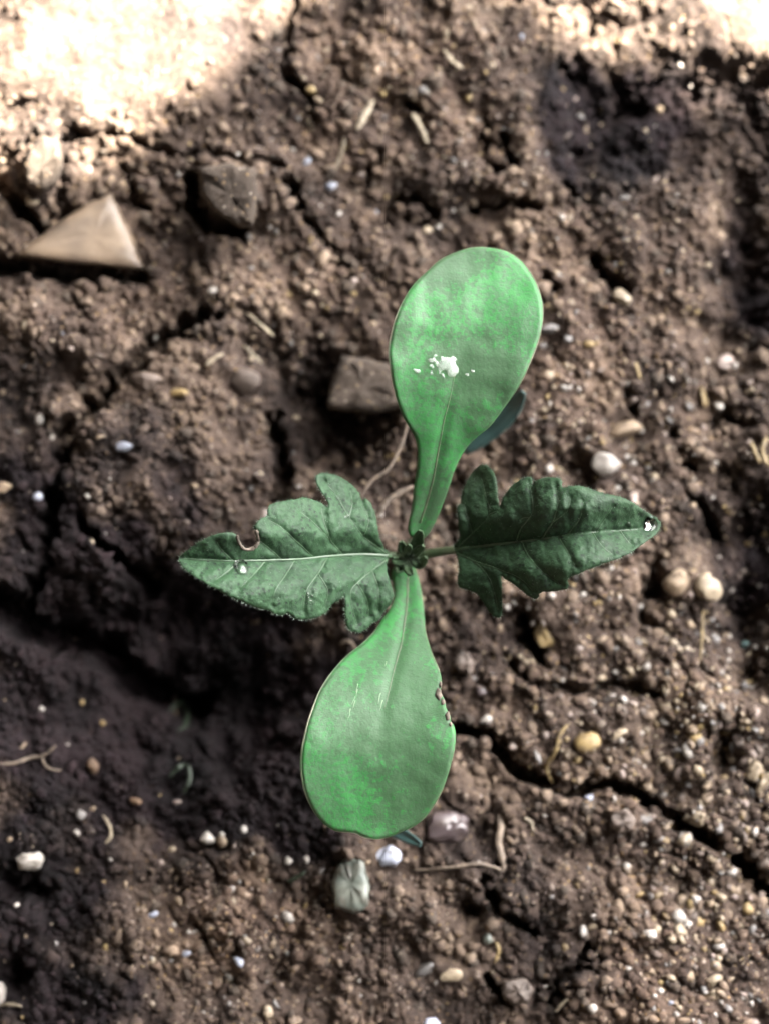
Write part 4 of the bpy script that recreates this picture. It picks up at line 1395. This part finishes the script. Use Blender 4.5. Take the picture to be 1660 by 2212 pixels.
small_leaf([(1000, 975), (1060, 925), (1105, 880), (1128, 848)], 22, .004, .013, 'blurred teal leaf peeping from behind the right edge of the upper seed leaf')
small_leaf([(830, 1790), (865, 1802), (906, 1824)], 11, .004, .010, 'small teal leaf tip peeping from under the lower seed leaf')

# ------------------------------------------------------------------ more grains: the largest as single things, the rest as one mass
def density(x, y):
    d = 0.13
    d += 0.75 * math.exp(-(((x - 1320) / 330) ** 2 + ((y - 1000) / 420) ** 2))
    d += 3.0 * math.exp(-(((x - 1530) / 200) ** 2 + ((y - 1800) / 360) ** 2))
    d += 0.6 * math.exp(-(((x - 850) / 400) ** 2 + ((y - 220) / 180) ** 2))
    d += 0.6 * math.exp(-(((x - 1250) / 200) ** 2 + ((y - 1500) / 200) ** 2))
    d += 0.45 * math.exp(-(((x - 620) / 200) ** 2 + ((y - 570) / 160) ** 2))
    d += 0.9 * math.exp(-(((x - 470) / 200) ** 2 + ((y - 2020) / 130) ** 2))
    d -= 0.27 * math.exp(-(((x - 400) / 300) ** 2 + ((y - 1480) / 160) ** 2))
    return max(d, 0.03)


KINDS = [('white', .30, 'small white quartz grain half sunk in the brown soil'), ('cream', .20, 'small cream grain half sunk in the brown soil'), ('tan', .18, 'small tan grain half sunk in the brown soil'),
         ('ochre', .10, 'small yellow ochre grain half sunk in the brown soil'), ('grey', .12, 'small grey grain half sunk in the brown soil'), ('blue', .04, 'small bluish white grain half sunk in the brown soil'), ('pink', .06, 'small pinkish grain half sunk in the brown soil')]


def pick_kind():
    t = random.random()
    for k in KINDS:
        t -= k[1]
        if t < 0:
            return k
    return KINDS[0]


LAND = [(190, 520, 'the triangular stone'), (490, 420, 'the clod with the crescent gap'), (790, 830, 'the squarish clod'), (1340, 645, 'the blocky cream pebble'), (1566, 785, 'the pinkish white pebble'),
        (1302, 1006, 'the large white quartz pebble'), (1495, 1265, 'the two tan pebbles'), (1172, 1372, 'the yellow ochre pebble'), (1266, 1600, 'the rough yellowish tan pebble'), (76, 1856, 'the large whitish pebble'),
        (270, 966, 'the bluish oblong pebble'), (973, 1788, 'the mauve grey stone'), (760, 1910, 'the greenish flake'), (1637, 1680, 'the two cream chips'), (918, 2094, 'the lavender grey chip'), (1460, 1982, 'the dimpled white pebble'),
        (448, 1812, 'the notched white pebble'), (200, 1652, 'the orange clay crumb'), (518, 2078, 'the blue slanting grain'), (790, 250, 'the thick straw piece'), (1080, 1820, 'the knobbly root piece'), (1515, 1380, 'the upright brown fibre'),
        (320, 823, 'the brown flattened stone'), (95, 355, 'the sunlit clod'), (1580, 1985, 'the slanting yellow husk'), (1420, 1130, 'the tip of the right true leaf'), (388, 1210, 'the tip of the left true leaf'),
        (1115, 2140, 'the pinkish brown clod'), (1212, 470, 'the bright round white grain'), (1021, 436, 'the round tan pebble'), (1425, 2141, 'the lone grain on the pale mound'), (1345, 1512, 'the slanting white grain'),
        (1290, 60, 'the right sunlit patch'), (1640, 975, 'the yellow dry blades'), (1270, 745, 'the yellowish flat grain'), (1395, 860, 'the tiny yellow straw'), (1500, 560, 'the wide dark soil patch'), (60, 710, 'the cream upright grain'), (540, 700, 'the straw splinters'), (880, 1310, 'the seedling stem')]


def nearest_land(x, y):
    return min(LAND, key=lambda t: (t[0] - x) ** 2 + (t[1] - y) ** 2)[2]


taken = [(p[0], p[1], max(p[2], p[3])) for p in PEB]
n = 0
while n < 215:
    x, y = random.uniform(5, 1655), random.uniform(5, 2207)
    if random.random() > density(x, y) / 1.9 or crusted(x, y) > 0.4:
        continue
    if inside(np.array([x]), np.array([y]), cot1)[0] or inside(np.array([x]), np.array([y]), cot2)[0] or inside(np.array([x]), np.array([y]), tl)[0] or inside(np.array([x]), np.array([y]), tr)[0]:
        continue
    r = random.uniform(5, 8.5)
    if any((x - a) ** 2 + (y - b) ** 2 < (c + r) ** 2 for a, b, c in taken):
        continue
    taken.append((x, y, r))
    key, _, lab = pick_kind()
    o = place('soil_grain', mesh_with(random.choice(SMALL), key), x, y, r * random.uniform(.8, 1.2), r * random.uniform(.7, 1.0), random.uniform(0, 3.1), 0.8, 0.3)
    what = lab.split(' half')[0].replace('small', 'larger' if r > 7.2 else 'small')
    where = nearest_land(x, y)
    tag(o, f'{what} sunk in the soil nearest {where}', 'grain', f'{what}s nearest to {where}')
    n += 1


def ico(sub):
    bm = bmesh.new()
    bmesh.ops.create_icosphere(bm, subdivisions=sub, radius=1)
    v = np.array([w.co[:] for w in bm.verts])
    f = np.array([[w.index for w in q.verts] for q in bm.faces])
    bm.free()
    return v, f


IV, IF = ico(1)


KEEP_CLEAR = [t for t in taken] + STRANDS


def mass(name, n, rlo, rhi, keys, use_density, label, cat, sink, seed, power):
    r_ = np.random.default_rng(seed)
    cand = n * 3
    xs, ys = r_.uniform(-260, 1920, cand), r_.uniform(-260, 2470, cand)
    if use_density:
        pr = np.array([density(min(max(a, 0), 1660), min(max(b, 0), 2212)) for a, b in zip(xs, ys)]) / 1.7
        keep = r_.random(cand) < pr * (1 - 0.96 * crusted(xs, ys))
        xs, ys = xs[keep][:n], ys[keep][:n]
    else:
        keep = r_.random(cand) > 1.0 * crusted(xs, ys)
        for a, b, c in KEEP_CLEAR:
            keep &= (xs - a) ** 2 + (ys - b) ** 2 > (c + 7) ** 2
        xs, ys = xs[keep][:n], ys[keep][:n]
    p = Pn(xs, ys, 0.0)
    i = np.clip(np.searchsorted(gx, p[:, 0]), 1, nx - 1)
    j = np.clip(np.searchsorted(gy, p[:, 1]), 1, ny - 1)
    z = GZ[j, i]
    k = len(xs)
    rad = (rlo + (rhi - rlo) * r_.random(k) ** power) * PX
    if use_density:
        rad = rad * (1 + 0.30 * np.minimum([density(min(max(a, 0), 1660), min(max(b, 0), 2212)) for a, b in zip(xs, ys)], 2.2))
    sc = rad[:, None] * r_.uniform(0.6, 1.35, (k, 3)) * np.array([1, 1, 0.62])
    ang = r_.uniform(0, 6.28, k)
    jit = 1 + r_.normal(0, 0.30, (k, len(IV), 1))
    v = IV[None] * jit * sc[:, None, :]
    ca, sa = np.cos(ang)[:, None], np.sin(ang)[:, None]
    vx, vy = v[..., 0] * ca - v[..., 1] * sa, v[..., 0] * sa + v[..., 1] * ca
    V = np.stack([vx + p[:, 0:1], vy + p[:, 1:2], v[..., 2] + z[:, None] + (1 - 2 * sink) * rad[:, None]], -1).reshape(-1, 3)
    F = (IF[None] + (np.arange(k) * len(IV))[:, None, None]).reshape(-1, 3)
    me = bpy.data.meshes.new(name)
    me.vertices.add(len(V))
    me.vertices.foreach_set('co', V.astype(np.float32).ravel())
    me.loops.add(F.size)
    me.loops.foreach_set('vertex_index', F.astype(np.int32).ravel())
    me.polygons.add(len(F))
    me.polygons.foreach_set('loop_start', np.arange(0, F.size, 3, dtype=np.int32))
    me.polygons.foreach_set('loop_total', np.full(len(F), 3, dtype=np.int32))
    for q in keys:
        me.materials.append(M[q])
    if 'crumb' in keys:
        shade_damp_attr(me, V[:, 0], V[:, 1])
    mi = r_.integers(0, len(keys), k)
    me.polygons.foreach_set('material_index', np.repeat(mi, len(IF)).astype(np.int32))
    me.update()
    o = bpy.data.objects.new(name, me)
    C.objects.link(o)
    return tag(o, label, cat, kind='stuff')


mass('soil_crumbs', 30000, 1.6, 17, ['crumb', 'crumb', 'crumb', 'crumb', 'crumb_pale', 'clod', 'soil'], False, 'loose dark brown soil crumbs strewn over the whole ground', 'crumbs', 0.42, 5, 2.6)
mass('sand_grains', 9500, 1.4, 9.0, ['white', 'cream', 'cream', 'tan', 'tan', 'tan', 'brown', 'brown', 'ochre', 'grey', 'pink'], True, 'fine pale sand grains scattered through the soil', 'sand', 0.45, 6, 2.8)
